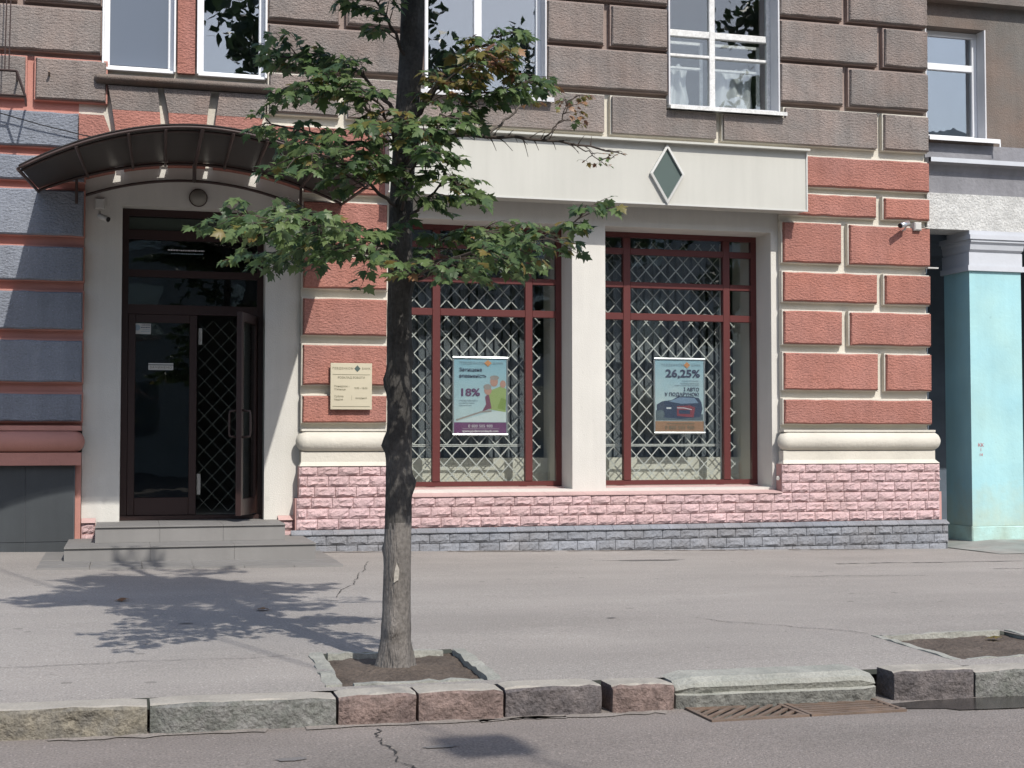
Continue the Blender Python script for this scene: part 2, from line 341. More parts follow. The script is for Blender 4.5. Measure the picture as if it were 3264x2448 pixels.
road = structure(sheet('road', 'road', xs, ys, road_z, [GR]))

# cracks and stains lying on the surfaces
def ribbon(name, pts, w, mat, parent, zf, lift=.004):
    mb = MB(); n = len(pts)
    for i, p in enumerate(pts):
        a = Vector(pts[max(i - 1, 0)]); b = Vector(pts[min(i + 1, n - 1)]); t = (b - a).normalized(); q = Vector((-t.y, t.x)) * w * (.15 + .85 * random.random()) / 2
        for s_ in (1, -1): x, y = p[0] + s_ * q.x, p[1] + s_ * q.y; mb.v.append((x, y, zf(x, y) + lift))
    for i in range(n - 1): mb.f.append((2 * i, 2 * i + 1, 2 * i + 3, 2 * i + 2)); mb.m.append(0)
    return mb.build(name, mat, parent)
def wander(a, b, n, amp):
    a, b = Vector(a), Vector(b); t = (b - a); q = Vector((-t.y, t.x)).normalized()
    ph = [random.uniform(0, 6.28) for _ in range(4)]; out = []
    for i in range(3 * n + 1):
        u = i / (3 * n); w = math.sin(u * 5 + ph[0]) + .5 * math.sin(u * 13 + ph[1]) + .3 * math.sin(u * 31 + ph[2]) + .25 * random.uniform(-1, 1)
        out.append(tuple(a + t * u + q * amp * w * min(1, 6 * u, 6 * (1 - u))))
    return out
ribbon('crack', wander((1.04, -7.5), (1.02, -7.9), 9, .02) + wander((1.03, -7.93), (1.07, -8.6), 10, .025), .011, 'crack', road, road_z)
for a, b, w in (((6.2, -1.9), (9.6, -1.75), .05), ((4.1, -1.3), (5.0, -1.25), .03), ((5.2, -3.0), (6.4, -3.1), .016), ((1.4, -3.8), (2.05, -1.2), .009), ((7.3, -2.6), (9.4, -2.7), .03), ((-.9, -6.3), (.85, -6.2), .008), ((3.4, -5.3), (4.1, -6.2), .01)):
    ribbon('crack', wander(a, b, 26, .03), w, 'crack' if w < .02 else 'patch', pavement, pave_z)
def blotch(name, cx, cy, rx, ry, mat, parent, zf, lift=.004, n=22, jag=.2):
    mb = MB(); pts = []
    for k in range(n):
        a = 2 * math.pi * k / n; q = 1 + random.uniform(-jag, jag); pts.append((cx + rx * q * math.cos(a), cy + ry * q * math.sin(a)))
    mb.add([(x, y, zf(x, y) + lift) for x, y in pts], [tuple(range(n))]); return mb.build(name, mat, parent)
for c in ((.62, -8.0, .06, .03), (1.22, -7.93, .07, .025), (.3, -8.22, .10, .04), (-.1, -8.4, .06, .03)): blotch('stain', *c, 'patch', road, road_z)
for c in ((4.6, -1.32, .28, .05), (2.9, -5.2, .03, .015), (.35, -4.9, .04, .02)): blotch('stain', *c, 'patch', pavement, pave_z)
M['dust'] = material('gutter dust', (.238, .212, .19), var=.2, vscale=8, rough=1, grain=.25, gscale=70)
for a in (-4.4, -2.9, -1.5, -.3, .75, 1.5):
    b = a + random.uniform(.6, 1.2); ribbon('dust', [(x, kerb_y(x) - .035 + random.uniform(-.02, .012)) for x in steps_(a, min(b, 2.4), 16)], .09, 'dust', road, road_z, .0045)
for a in (1.7, 3.0, 4.2, 5.4, 6.6):
    b = a + random.uniform(.7, 1.3); ribbon('dust', [(x, -.17 + random.uniform(-.03, .02)) for x in steps_(a, b, 16)], .12, 'dust', pavement, pave_z, .0045)
tag(structure(blotch('puddle', 4.38, -7.64, .98, .17, 'puddle', None, road_z, .005, jag=.12)), 'dark shallow puddle along the kerb beside the rusty drain', 'puddle')

# kerb stones, each a piece of the pavement's edge
def kerb_stone(x0, x1, mat, zt=0.0, tilt=0.0, seed=0):
    rnd = random.Random(seed); mb = MB(); nx = 9; prof = [(0.0, -.17), (0.0, -.12), (-.004, -.06), (-.003, -.016), (.006, -.003), (.020, 0.0), (.17, .0)]
    x0 += .006; x1 -= .006
    for i in range(nx):
        u = i / (nx - 1); e = min(u, 1 - u); rnd_e = .013 * max(0, 1 - e * 9)
        x = x0 + (x1 - x0) * u; yk = kerb_y(x)
        for k, (dy, dz) in enumerate(prof):
            j = rnd.uniform(-.006, .006) if k < 5 else 0
            mb.v.append((x + (rnd.uniform(-.004, .004) if 0 < i < nx - 1 else 0), yk + dy + j + rnd_e * (k < 6), pave_z(x, yk) + .004 + dz + zt + tilt * (u - .5) - rnd_e * .6 * (k > 2) + (rnd.uniform(-.004, .004) if 1 < k < 6 else 0)))
    m = len(prof)
    for i in range(nx - 1):
        for k in range(m - 1): mb.f.append((i * m + k, (i + 1) * m + k, (i + 1) * m + k + 1, i * m + k + 1)); mb.m.append(1 if k >= 4 else 0)
    for i in (0, nx - 1):
        f = tuple(i * m + k for k in range(m)); o = len(mb.v); yk = mb.v[i * m][1]
        mb.v.append((mb.v[i * m][0], yk + .17, mb.v[i * m][2])); mb.f.append(f + (o,) if i else tuple(reversed(f + (o,)))); mb.m.append(0)
    return mb.build('kerb_stone', [mat, 'kerb_top'], pavement)
KERB = [(-4.6, -3.6, 'kerb_grey', 0), (-3.6, -2.7, 'kerb_tan', 0), (-2.7, -1.6, 'kerb_grey', 0), (-1.6, -.70, 'kerb_tan', 0), (-.70, .10, 'kerb_tan', 0), (.10, .89, 'kerb_grey', 0), (.89, 1.24, 'kerb_red', .004), (1.24, 1.63, 'kerb_red', .006), (1.63, 2.085, 'kerb_dark', .008), (2.125, 2.43, 'kerb_red', .0),
        (3.52, 3.95, 'kerb_dark', .012), (3.95, 4.75, 'kerb_grey', 0), (4.75, 5.5, 'kerb_red', 0), (5.5, 6.4, 'kerb_grey', 0)]
for i, (a, b, m_, zt) in enumerate(KERB): kerb_stone(a, b, m_, zt, random.uniform(-.008, .008), i)
mb = MB(); mb.box(-8, 16, -7.2, -7.16, -.6, -.12); mb.build('kerb_bedding', 'soil', pavement)

# ------------------------------------------------------------------ storm drain
drain = thing('storm_drain', 'rusty slotted storm drain with pale concrete inlet slab in the kerb', 'drain', (2.95, -7.58, ROAD_Z))
mb = MB(); prof = [(-.02, -.20), (-.028, -.060), (-.006, -.052), (-.020, -.022), (-.008, -.002), (.03, .018), (.20, .020), (.20, -.20)]; nx = 13; v = []
rnd = random.Random(3)
for i in range(nx):
    x = 2.44 + 1.0 * i / (nx - 1); sh = .035 * max(0, 1 - min(i, nx - 1 - i) * 1.0)
    for k, (dy, dz) in enumerate(prof): v.append((x, kerb_y(x) + .02 + dy + (sh if k < 6 else 0) + rnd.uniform(-.0025, .0025) * (2 if k < 2 else 1), -.068 + dz - (sh * .6 if 2 < k < 7 else 0) + rnd.uniform(-.002, .002)))
m = len(prof); f = []; mi = []
for i in range(nx - 1):
    for k in range(m - 1): mb.f.append((i * m + k, (i + 1) * m + k, (i + 1) * m + k + 1, i * m + k + 1)); mb.m.append(1 if k < 1 else 0)
mb.v = v; mb.f += [tuple(reversed(range(m))), tuple((nx - 1) * m + k for k in range(m))]; mb.m += [0, 0]
mb.build('inlet_slab', ['concrete', 'concrete_dark'], drain)
mb = MB(); mb.box(GR[0] - .02, GR[1] + .12, GR[2] - .02, GR[3] + .14, -.62, -.6); mb.box(GR[0] - .02, GR[1] + .02, GR[2] - .02, GR[2], -.6, -.20); mb.box(GR[0] - .02, GR[1] + .02, GR[3], GR[3] + .02, -.6, -.24); mb.build('sump', 'soil', drain)
for gi, (gx0, gx1, dirn) in enumerate(((2.475, 2.945, 1), (2.955, 3.43, -1))):
    g = MB(); z0, z1 = -.192, -.180; y0, y1 = -7.735, -7.425
    g.box(gx0, gx1, y0, y0 + .022, z0, z1); g.box(gx0, gx1, y1 - .022, y1, z0, z1); g.box(gx0, gx0 + .022, y0 + .0222, y1 - .0222, z0, z1 - .001); g.box(gx1 - .022, gx1, y0 + .0222, y1 - .0222, z0, z1 - .001)
    grate = g.build('grate', 'rust', drain)
    ya, yb = y0 + .023, y1 - .023; xa, xb = gx0 + .023, gx1 - .023; sl = 1.0; stp = .066
    for q in range(-6, 14):
        # slanted bars clipped to the frame
        b0 = xa + q * stp; pts = []
        if dirn > 0: p0, p1 = (b0, ya), (b0 + (yb - ya) * sl, yb)
        else: p0, p1 = (xa - .3 + q * .088, yb), (xa - .3 + q * .088 + (yb - ya) * 1.7, ya)
        d = (p1[0] - p0[0], p1[1] - p0[1]); t0, t1 = 0, 1
        lo, hi = (xa - p0[0]) / d[0], (xb - p0[0]) / d[0]; t0, t1 = max(0, lo), min(1, hi)
        if t1 - t0 < .08: continue
        A = Vector((p0[0] + d[0] * t0, p0[1] + d[1] * t0, z1 - .006)); B = Vector((p0[0] + d[0] * t1, p0[1] + d[1] * t1, z1 - .006)); tt = (B - A).normalized(); nn = Vector((-tt.y, tt.x, 0)) * .0095; e = Vector((0, 0, .004))
        bm = MB(); bm.add([A - nn - e, A + nn - e, A + nn + e, A - nn + e, B - nn - e, B + nn - e, B + nn + e, B - nn + e], [(0, 1, 2, 3), (7, 6, 5, 4), (0, 4, 5, 1), (1, 5, 6, 2), (2, 6, 7, 3), (3, 7, 4, 0)])
        bm.build('bar', 'rust', grate)

# ------------------------------------------------------------------ tree pits
def tree_pit(p, label, cw, off):
    t = thing('tree_pit', label, 'tree pit', ((p[0] + p[1]) / 2, (p[2] + p[3]) / 2, -.07)); zt = .006; x0, x1, y0, y1 = p
    def border(ax, ay, bx, by, w):
        n = 12; mb = MB(); a, b = Vector((ax, ay)), Vector((bx, by)); d = (b - a).normalized(); q = Vector((-d.y, d.x)) * w / 2; v = []
        for i in range(n + 1):
            c = a + (b - a) * i / n; s1 = 1 + random.uniform(-.22, .22); s2 = 1 + random.uniform(-.22, .22); z = pave_z(c.x, c.y) + zt + random.uniform(-.007, .006)
            L = c + q * s1; Rr = c - q * s2
            v += [(L.x, L.y, z - .13), (L.x, L.y, z), (Rr.x, Rr.y, z), (Rr.x, Rr.y, z - .13)]
        f = []
        for i in range(n):
            for k in range(4): f.append((4 * i + k, 4 * i + (k + 1) % 4, 4 * i + 4 + (k + 1) % 4, 4 * i + 4 + k))
        f += [(3, 2, 1, 0), (4 * n, 4 * n + 1, 4 * n + 2, 4 * n + 3)]
        mb.add(v, f).build('border', 'concrete', t)
    h = cw / 2
    border(x0 + off, y0, x0, y1, cw); border(x1, y0, x1 - off, y1, cw * .9); border(x0 + cw * .7, y1 - h, x1 - cw * .7, y1 - h, cw * .55); border(x0 + cw * .7, y0 + h * .6, x1 - cw * .7, y0 + h * .6, cw * .6)
    nx, ny = 16, 16; mb = MB()
    for j in range(ny + 1):
        for i in range(nx + 1):
            x = x0 - .01 + (x1 - x0 + .02) * i / nx; y = y0 - .01 + (y1 - y0 + .02) * j / ny; mb.v.append((x, y, pave_z(x, y) - .024 + random.uniform(-.007, .007) + .03 * math.exp(-((x - 1.29) ** 2 + (y + 6.6) ** 2) / .03)))
    for j in range(ny):
        for i in range(nx): mb.f.append((j * (nx + 1) + i, j * (nx + 1) + i + 1, (j + 1) * (nx + 1) + i + 1, (j + 1) * (nx + 1) + i)); mb.m.append(0)
    mb.build('soil', 'soil', t, smooth=True); return t
tree_pit(PITS[0], 'tree pit with cracked concrete border around the maple trunk', .075, -.04)
tree_pit(PITS[1], 'empty earth pit with thin concrete border near the drain', .045, -.04)

# ------------------------------------------------------------------ the main building
bld = thing('street_building', 'rusticated street building with red blocks, cream shop bay and brown upper wall', 'building', (4, 0, 0))
ROW = dict(R7=(1.215, 1.465), R6=(1.575, 1.955), R5=(2.055, 2.40), R4=(2.505, 2.81), R3=(2.92, 3.335), R2=(3.425, 3.645), R1=(3.735, 4.05), B1=(4.175, 4.55), B2=(4.625, 5.02), B3=(5.085, 5.485), B4=(5.55, 5.95), B5=(6.02, 6.42), B6=(6.49, 6.9))
WIN = dict(W1=(-.25, .40, 4.50, 6.3), W2=(.61, 1.25, 4.50, 6.3), W3=(2.80, 4.04, 4.49, 6.3), W4=(5.37, 6.61, 4.50, 6.3))
holes = list(WIN.values())
zone = {'joint_salmon': MB(), 'joint_cream': MB(), 'joint_brown': MB()}
YB = .095
holes_wall(zone['joint_salmon'], -3.4, -.4005, 1.165, 3.62, YB, .5, holes); holes_wall(zone['joint_salmon'], -3.4, -.46, 3.62, 4.58, YB, .5, holes)
holes_wall(zone['joint_cream'], -.46, 8.375, .2, 4.58, YB, .5, holes + [(-.47, 1.60, -.5, 3.62), (2.44, 6.635, -.5, 3.60)])
holes_wall(zone['joint_brown'], -3.4, 8.375, 4.58, 7.0, YB + .004, .5, holes)
def zone_of(x, z): return 'joint_brown' if z > 4.58 else ('joint_salmon' if x < -.46 else 'joint_cream')
def block(x0, x1, row, mat, label=None):
    z0, z1 = ROW[row]; zb = zone[zone_of((x0 + x1) / 2, (z0 + z1) / 2)]
    zb.cbox(x0 - .014, x1 + .014 if x1 < 8.3 else x1 - .002, .035, YB + .01, z0 - .012, z1 + .016, .004)
    # slightly uneven hand-trowelled edges
    mb = MB(); n = max(2, int((x1 - x0) / .12)); top, bot, topb, botb = [], [], [], []
    for i in range(n + 1):
        x = x0 + (x1 - x0) * i / n; a, b = random.uniform(-.005, .005), random.uniform(-.005, .005); xe = .012 if i == 0 else (-.012 if i == n else 0)
        top.append((x + xe, 0, z1 - .012 + a)); bot.append((x + xe, 0, z0 + .012 + b)); topb.append((x, .014, z1 + a)); botb.append((x, .014, z0 + b))
    v = botb + bot + top + topb; m_ = n + 1; L = len(v); v += [(x, .036, z) for x, y, z in topb] + [(x, .036, z) for x, y, z in botb]; f = []
    rings = [0, m_, 2 * m_, 3 * m_, L, L + m_]
    for r in range(len(rings)):
        a, b = rings[r], rings[(r + 1) % 6]
        for i in range(n): f.append((a + i, a + i + 1, b + i + 1, b + i))
    f.append(tuple(r for r in reversed(rings))); f.append(tuple(r + n for r in rings))
    o = mb.add(v, f).build('block', mat, bld)
    if label: o['label'] = label
    return o
J = .045
# left part, painted blue grey below and bare brown above
for r_ in ('R7', 'R6', 'R5', 'R4', 'R3', 'R2'):
    block(-3.3, -1.75 if r_ in ('R6', 'R4', 'R2') else -2.3, r_, 'blue'); block(-1.65 if r_ in ('R6', 'R4', 'R2') else -2.2, -.405, r_, 'blue')
block(-3.3, -2.1, 'R1', 'blue'); block(-2.0, -.46, 'R1', 'blue')
for r_, cuts in (('B1', (-3.3, -.885, -.22)), ('B2', (-3.3, -1.9, -.27)), ('B3', (-3.3, -.98, -.27)), ('B4', (-3.3, -1.9, -.27)), ('B5', (-3.3, -.98, -.27))):
    for a, b in zip(cuts, cuts[1:]): block(a + (J if a > -3.3 else 0), b - (J if b < -.3 else .0), r_, 'brown')
# left pilaster and strip between the upper windows
for r_ in ('R7', 'R6', 'R5', 'R4', 'R3', 'R2'): block(1.615, 2.425, r_, 'red')
block(1.28, 6.77, 'R1', 'red')
for r_, cuts in (('B1', (1.28, 1.99, 3.30, 4.70, 5.93, 7.80, 8.385)), ('B2', (1.27, 2.78)), ('B3', (1.27, 1.99, 2.78)), ('B4', (1.27, 2.78)), ('B5', (1.27, 1.99, 2.78)), ('B2', (4.06, 5.35)), ('B3', (4.06, 4.70, 5.35)), ('B4', (4.06, 5.35)), ('B5', (4.06, 4.70, 5.35)),
                 ('B2', (6.63, 7.40, 8.385)), ('B3', (6.63, 7.82, 8.385)), ('B4', (6.63, 7.40, 8.385)), ('B5', (6.63, 7.82, 8.385))):
    for i, (a, b) in enumerate(zip(cuts, cuts[1:])):
        x0 = a + (J if i else 0); x1 = b - (J if i < len(cuts) - 2 else 0)
        if r_ == 'B1' and any(x0 < b_ and x1 > a_ for a_, b_ in ((2.72, 4.12), (5.33, 6.68))):
            # the sills of the upper windows cut the blocks below them
            z0, z1 = ROW['B1']; zc = 4.44; a_, b_ = (2.72, 4.12) if x0 < 4.5 else (5.33, 6.68)
            poly = [(x0, z0), (x1, z0)]
            if x1 > b_: poly += [(x1, z1), (b_, z1), (b_, zc), (x0, zc)]
            else: poly += [(x1, zc), (a_, zc), (a_, z1), (x0, z1)]
            MB().prism(poly, 0, .036).build('block', 'brown', bld)
            MB.prism(zone['joint_cream'], [(x + (.014 if x > (x0 + x1) / 2 else -.014), z + (.014 if z > 4.3 else -.012)) for x, z in poly], .0365, YB + .01)
        else: block(x0, x1, r_, 'brown')
# red quoins of the right pilaster
for r_, cut in (('R1', None), ('R2', 7.79), ('R3', 7.37), ('R4', 7.79), ('R5', 7.37), ('R6', 7.79), ('R7', None)):
    a = 6.83 if r_ == 'R1' else 6.645
    if cut: block(a, cut - .05, r_, 'red'); block(cut + .05, 8.385, r_, 'red')
    else: block(a, 8.385, r_, 'red')
# voussoirs over the door
def voussoir(poly, mat, y0=0.0):
    mb = MB(); cx = sum(p[0] for p in poly) / len(poly); cz = sum(p[1] for p in poly) / len(poly)
    mb.prism([(p[0], p[1]) for p in poly][::-1] if False else poly, y0, .08); return mb.build('voussoir', mat, bld)
for up, lo in ((((-.16, 4.11), (.268, 4.11), (.245, 4.33), (.245, 4.335), (-.2, 4.335)), ((-.09, 3.64), (.30, 3.64), (.268, 4.108), (-.16, 4.108))),
               (((.345, 4.11), (.705, 4.11), (.735, 4.335), (.30, 4.335)), ((.385, 3.64), (.665, 3.64), (.705, 4.108), (.345, 4.108))),
               (((.785, 4.11), (1.225, 4.11), (1.27, 4.335), (.815, 4.335)), ((.74, 3.64), (1.10, 3.64), (1.225, 4.108), (.785, 4.108)))):
    voussoir(up, 'brown'); voussoir(lo, 'red')
# lower ends of the voussoirs, following the arch behind the canopy
def arch_z(x): return 3.325 + .31 * (1 - (2 * (x + .80) / 2.77 - 1) ** 2) - .02
for xa, xb in ((-.399, -.13), (-.05, .27), (.345, .69), (.765, 1.12), (1.20, 1.598)):
    lo = [(xa + (xb - xa) * i / 6, arch_z(xa + (xb - xa) * i / 6)) for i in range(7)]
    MB().prism(lo + [(xb, 3.638), (xa, 3.638)], .0, .118).build('voussoir', 'red', bld)
# side blocks of the arch course, cut to its slope
MB().prism([(-.455, 3.735), (-.12, 3.735), (-.235, 4.05), (-.455, 4.05)], 0, .08).build('block', 'red', bld)
for k_, mb in zone.items():
    mb.build('wall', k_, bld)
# pier between the twin windows, hanging sill, metal sills
MB().box(.425, .585, .03, .088, 4.50, 6.9).build('window_pier', 'red', bld)
bolster(-.33, 1.31, .04, 4.39, .13, .047).build('sill_moulding', 'brown_plain', bld, smooth=True)
MB().box(2.74, 4.10, -.075, .1, 4.462, 4.475).box(2.74, 4.10, -.077, -.073, 4.43, 4.461).build('sill', 'grey_reveal', bld)
MB().box(5.35, 6.66, -.075, .1, 4.47, 4.483).box(5.35, 6.66, -.077, -.073, 4.445, 4.469).build('sill', 'old_white', bld)

# cream door bay and shop bay
DOOR = (-.06, 1.265, -.3, 3.24); OP1 = (2.54, 4.346, .55, 3.235); OP2 = (4.702, 6.55, .55, 3.235)
mb = MB(); holes_wall(mb, -.398, 1.598, -.3, 3.66, .12, .52, [DOOR]); mb.build('bay_wall', 'cream', bld)
mb = MB(); holes_wall(mb, 2.442, 6.633, .3, 3.64, .12, .60, [OP1, OP2]); mb.build('bay_wall', 'cream', bld)
# reveals of pilaster sides are the joint plaster; torus mouldings
for x0, x1 in ((1.55, 2.50), (6.56, 8.47)):
    bolster(x0, x1, .02, 1.03, .105, .10).build('base_moulding', 'joint_cream', bld, smooth=True)
    mb = MB(); mb.box(x0 + .05, x1 - .075, -.035, .086, 1.128, 1.150); mb.box(x0 + .05, x1 - .075, -.02, .086, .80, .93)
    mb.add([(x0 + .03, -.055, .795), (x1 - .04, -.055, .795), (x1 - .075, -.02, .835), (x0 + .05, -.02, .835), (x0 + .03, .08, .795), (x1 - .04, .08, .795), (x1 - .075, .08, .835), (x0 + .05, .08, .835)], [(0, 1, 2, 3), (1, 5, 6, 2), (4, 0, 3, 7), (3, 2, 6, 7)])
    mb.build('base_fillet', 'joint_cream', bld)
bolster(-3.4, -.37, .02, 1.03, .14, .105, ends=(False, True)).build('base_moulding', 'joint_salmon', bld, smooth=True)
mb = MB(); mb.box(-3.4, -.4005, -.05, .119, 1.13, 1.175); mb.box(-3.4, -.4005, -.07, .119, .815, .93); mb.build('base_fillet', 'joint_salmon', bld)
# dark tile base under the blue grey part
mb = MB(); 
base = MB().box(-3.4, -.455, .0, .4, -.2, .813).build('base_panel', 'mortar_grey', bld)
xs_ = (-3.4, -2.75, -2.1, -1.48, -.88, -.458)
for i in range(5):
    for z0, z1 in ((-.02, .118), (.122, .812)): MB().cbox(xs_[i] + .002, xs_[i + 1] - .002, -.008, .002, z0, z1, .002).build('tile', 'dark_tile', base)
MB().box(-.452, -.402, .05, .3, -.1, .813).build('base_strip', 'joint_salmon', bld)

# ---- cast-stone plinth: bricks one by one
def brick_mesh(kind, seed):
    rnd = random.Random(seed); w, h = 1.0, 1.0; nx, nz = 7, 5; mb = MB(); g = []
    for j in range(nz):
        for i in range(nx):
            u, v_ = i / (nx - 1), j / (nz - 1); edge = i in (0, nx - 1) or j in (0, nz - 1)
            d = .008 if edge else -rnd.uniform(-.004, .016) - (.004 if j == 1 else .0)
            g.append((u - .5 + (0 if edge else rnd.uniform(-.05, .05)), d, v_ - .5 + (0 if i in (0, nx - 1) or edge else rnd.uniform(-.07, .07)) + (rnd.uniform(-.03, .14) if j == 0 and 0 < i < nx - 1 else 0)))
    mb.v = g[:]
    for j in range(nz - 1):
        for i in range(nx - 1): a = j * nx + i; mb.f += [(a, a + 1, a + nx + 1), (a, a + nx + 1, a + nx)]; mb.m += [0, 0]
    o = len(mb.v); mb.v += [(-.5, .03, -.5), (.5, .03, -.5), (.5, .03, .5), (-.5, .03, .5)]
    bot = [i for i in range(nx)]; top = [(nz - 1) * nx + i for i in range(nx)]; lef = [j * nx for j in range(nz)]; rig = [j * nx + nx - 1 for j in range(nz)]
    mb.f += [tuple([o, o + 1] + bot[::-1]), tuple(top + [o + 2, o + 3]), tuple([o + 3, o] + lef), tuple(rig[::-1] + [o + 1, o + 2])]; mb.m += [0] * 4
    return mb.mesh('brick', kind)
PB = [brick_mesh('pink', s) for s in range(8)]; GB = [brick_mesh('grey', 50 + s) for s in range(6)]
def brick_row(x0, x1, z0, z1, yf, lib, off, w=.2, parent=bld, depth=1.0):
    x = x0 - off
    while x < x1 - 1e-3:
        a, b = max(x, x0), min(x + w, x1); x += w
        if b - a < .03: continue
        o = obj('brick', random.choice(lib)); o.location = ((a + b) / 2, yf, (z0 + z1) / 2); o.scale = ((b - a - .005) * random.choice((1, 1, 1)), depth, z1 - z0 - .006)
        attach(o, parent)
plinth = MB().box(1.545, 8.46, -.03, .12, -.3, .49).box(1.58, 2.47, -.03, .10, .49, .795).box(6.585, 8.43, -.03, .10, .49, .795).build('plinth', 'mortar_pink', bld)
pz = [.194, .294, .394, .495]
for i in range(3): brick_row(1.555, 8.43, pz[i], pz[i + 1], -.05, PB, (.0, .1, .06)[i], parent=plinth)
for i, (a, b) in enumerate(((.498, .598), (.598, .70), (.70, .792))):
    brick_row(1.575, 2.475, a, b, -.05, PB, (.05, .12, .02)[i], parent=plinth); brick_row(6.58, 8.435, a, b, -.05, PB, (.09, .0, .13)[i], parent=plinth)
grey_base = MB().box(1.50, 8.50, -.075, .10, -.4, .148).build('plinth_base', 'mortar_grey', bld)
for i, (a, b) in enumerate(((.045, .148), (-.057, .045), (-.16, -.057), (-.25, -.16))): brick_row(1.50, 8.50, a, b, -.095, GB, (.07, .17, .03, .11)[i], parent=grey_base, depth=.55)
# sloped top of the grey course
mb = MB(); 
xs_ = steps_(1.50, 8.505, 35)
for i in range(35):
    a, b = xs_[i] + .0015, xs_[i + 1] - .0015
    MB().add([(a, -.112, .145), (b, -.112, .145), (b, -.112, .155), (a, -.112, .155), (a, -.045, .19), (b, -.045, .19), (a, -.045, .145), (b, -.045, .145)], [(0, 1, 2, 3), (3, 2, 5, 4), (0, 3, 4, 6), (2, 1, 7, 5)]).build('coping', 'grey', grey_base)
# sloped pink window sill of the shop bay
sill = MB(); n_ = 21
for i in range(n_):
    a = 2.475 + (6.58 - 2.475) * i / n_ + .001; b = 2.475 + (6.58 - 2.475) * (i + 1) / n_ - .001
    MB().add([(a, -.062, .492), (b, -.062, .492), (b, -.062, .503), (a, -.062, .503), (a, .50, .568), (b, .50, .568), (a, .50, .49), (b, .50, .49)], [(0, 1, 2, 3), (3, 2, 5, 4), (0, 3, 4, 6), (2, 1, 7, 5)]).build('sill_slab', 'pink_flat', bld)
for x0, x1 in ((-.395, -.27), (1.395, 1.545)):
    pl = MB().box(x0, x1, .065, .125, -.2, .30).build('plinth', 'mortar_pink', bld)
    for z in (.08, .18): brick_row(x0 + .002, x1 - .002, z, z + .1, .055, PB, .03, parent=pl)
    MB().add([(x0, .03, .285), (x1, .03, .285), (x1, .115, .325), (x0, .115, .325), (x0, .115, .285), (x1, .115, .285)], [(0, 1, 2, 3), (0, 3, 4), (1, 5, 2)]).build('sill_slab', 'pink_flat', bld)

# ---- shop windows
def bars(win, rects, mat, y0, y1, name='mullion'):
    for x0, x1, z0, z1 in rects: MB().cbox(x0, x1, y0, y1, z0, z1, .004).build(name, mat, win)
HB = [(3.0, 3.066), (2.646, 2.71), (2.307, 2.38)]
def shop_window(op, vx, left):
    x0, x1, z0, z1 = op; z0 = .572
    fr = MB().box(x0, x1, .48, .54, z0, z0 + .05).box(x0, x1, .48, .54, z1 - .055, z1).box(x0, x0 + .045, .481, .54, z0 + .0502, z1 - .0552).box(x1 - .06, x1, .481, .54, z0 + .0502, z1 - .0552)
    w = fr.build('shop_window', 'mahogany', bld)
    bars(w, [(a, b, z0 + .051, z1 - .056) for a, b in vx], 'mahogany', .47, .535)
    cols = [x0 + .046] + [c for p in vx for c in p] + [x1 - .061]
    for c in range(0, len(cols), 2):
        for a, b in HB: MB().cbox(cols[c] + .0005, cols[c + 1] - .0005, .473, .53, a, b, .004).build('transom', 'mahogany', w)
        zz = [z0 + .051, HB[2][0], HB[2][1], HB[1][0], HB[1][1], HB[0][0], HB[0][1], z1 - .056]
        for q in range(0, 8, 2): MB().box(cols[c], cols[c + 1], .505, .511, zz[q], zz[q + 1]).build('pane', 'glass', w)
    return w
shop_window(OP1, [(2.976, 3.056), (3.953, 4.029)], True)
shop_window(OP2, [(5.024, 5.104), (6.159, 6.235)], False)
def lattice(mb, x0, x1, z0, z1, pitch, w, y, vz=1.08):
    for sgn, yy in ((1, y), (-1, y + .004)):
        c = x0 - (z1 - z0) * 1.2 - (z1 - z0) % pitch; k = 0
        while c < x1 + (z1 - z0) * 1.2:
            # line x = c + sgn*(z-z0)/vz
            pts = []
            za, zb = z0, z1
            if sgn > 0: za = max(z0, z0 + (x0 - c) * vz); zb = min(z1, z0 + (x1 - c) * vz)
            else: za = max(z0, z0 + (c - x1) * vz); zb = min(z1, z0 + (c - x0) * vz)
            if zb - za > .012: mb.bar((c + sgn * (za - z0) / vz, yy, za), (c + sgn * (zb - z0) / vz, yy, zb), w, .003)
            c += pitch; k += 1
def grille(op, xa, xb, xc, label):
    x0, x1, z0, z1 = op; t = thing('security_grille', label, 'grille', ((x0 + x1) / 2, .64, .56), 'folding lattice grilles in the shop windows')
    mb = MB(); lattice(mb, xa, xb, 1.0, 3.16, .172, .0105, .64); mb.build('lattice', 'lattice', t)
    mb = MB(); lattice(mb, xa, xb, .60, .975, .172, .0105, .64); lattice(mb, xc, xc + .14, .60, 2.34, .172, .010, .64); mb.build('lattice', 'lattice', t)
    mb = MB(); mb.box(xa, xb, .632, .638, .976, .986); mb.box(xa, xb, .632, .638, .992, 1.001); mb.build('rail', 'lattice', t)
    mb = MB(); mb.box(xb + .002, xb + .014, .63, .65, .58, 3.17); mb.build('stile', 'lattice', t)
grille(OP1, 2.58, 3.985, 4.02, 'cream folding lattice grille inside the shop window beside the tree')
grille(OP2, 4.76, 6.19, 6.225, 'cream folding lattice grille inside the shop window by the right pilaster')
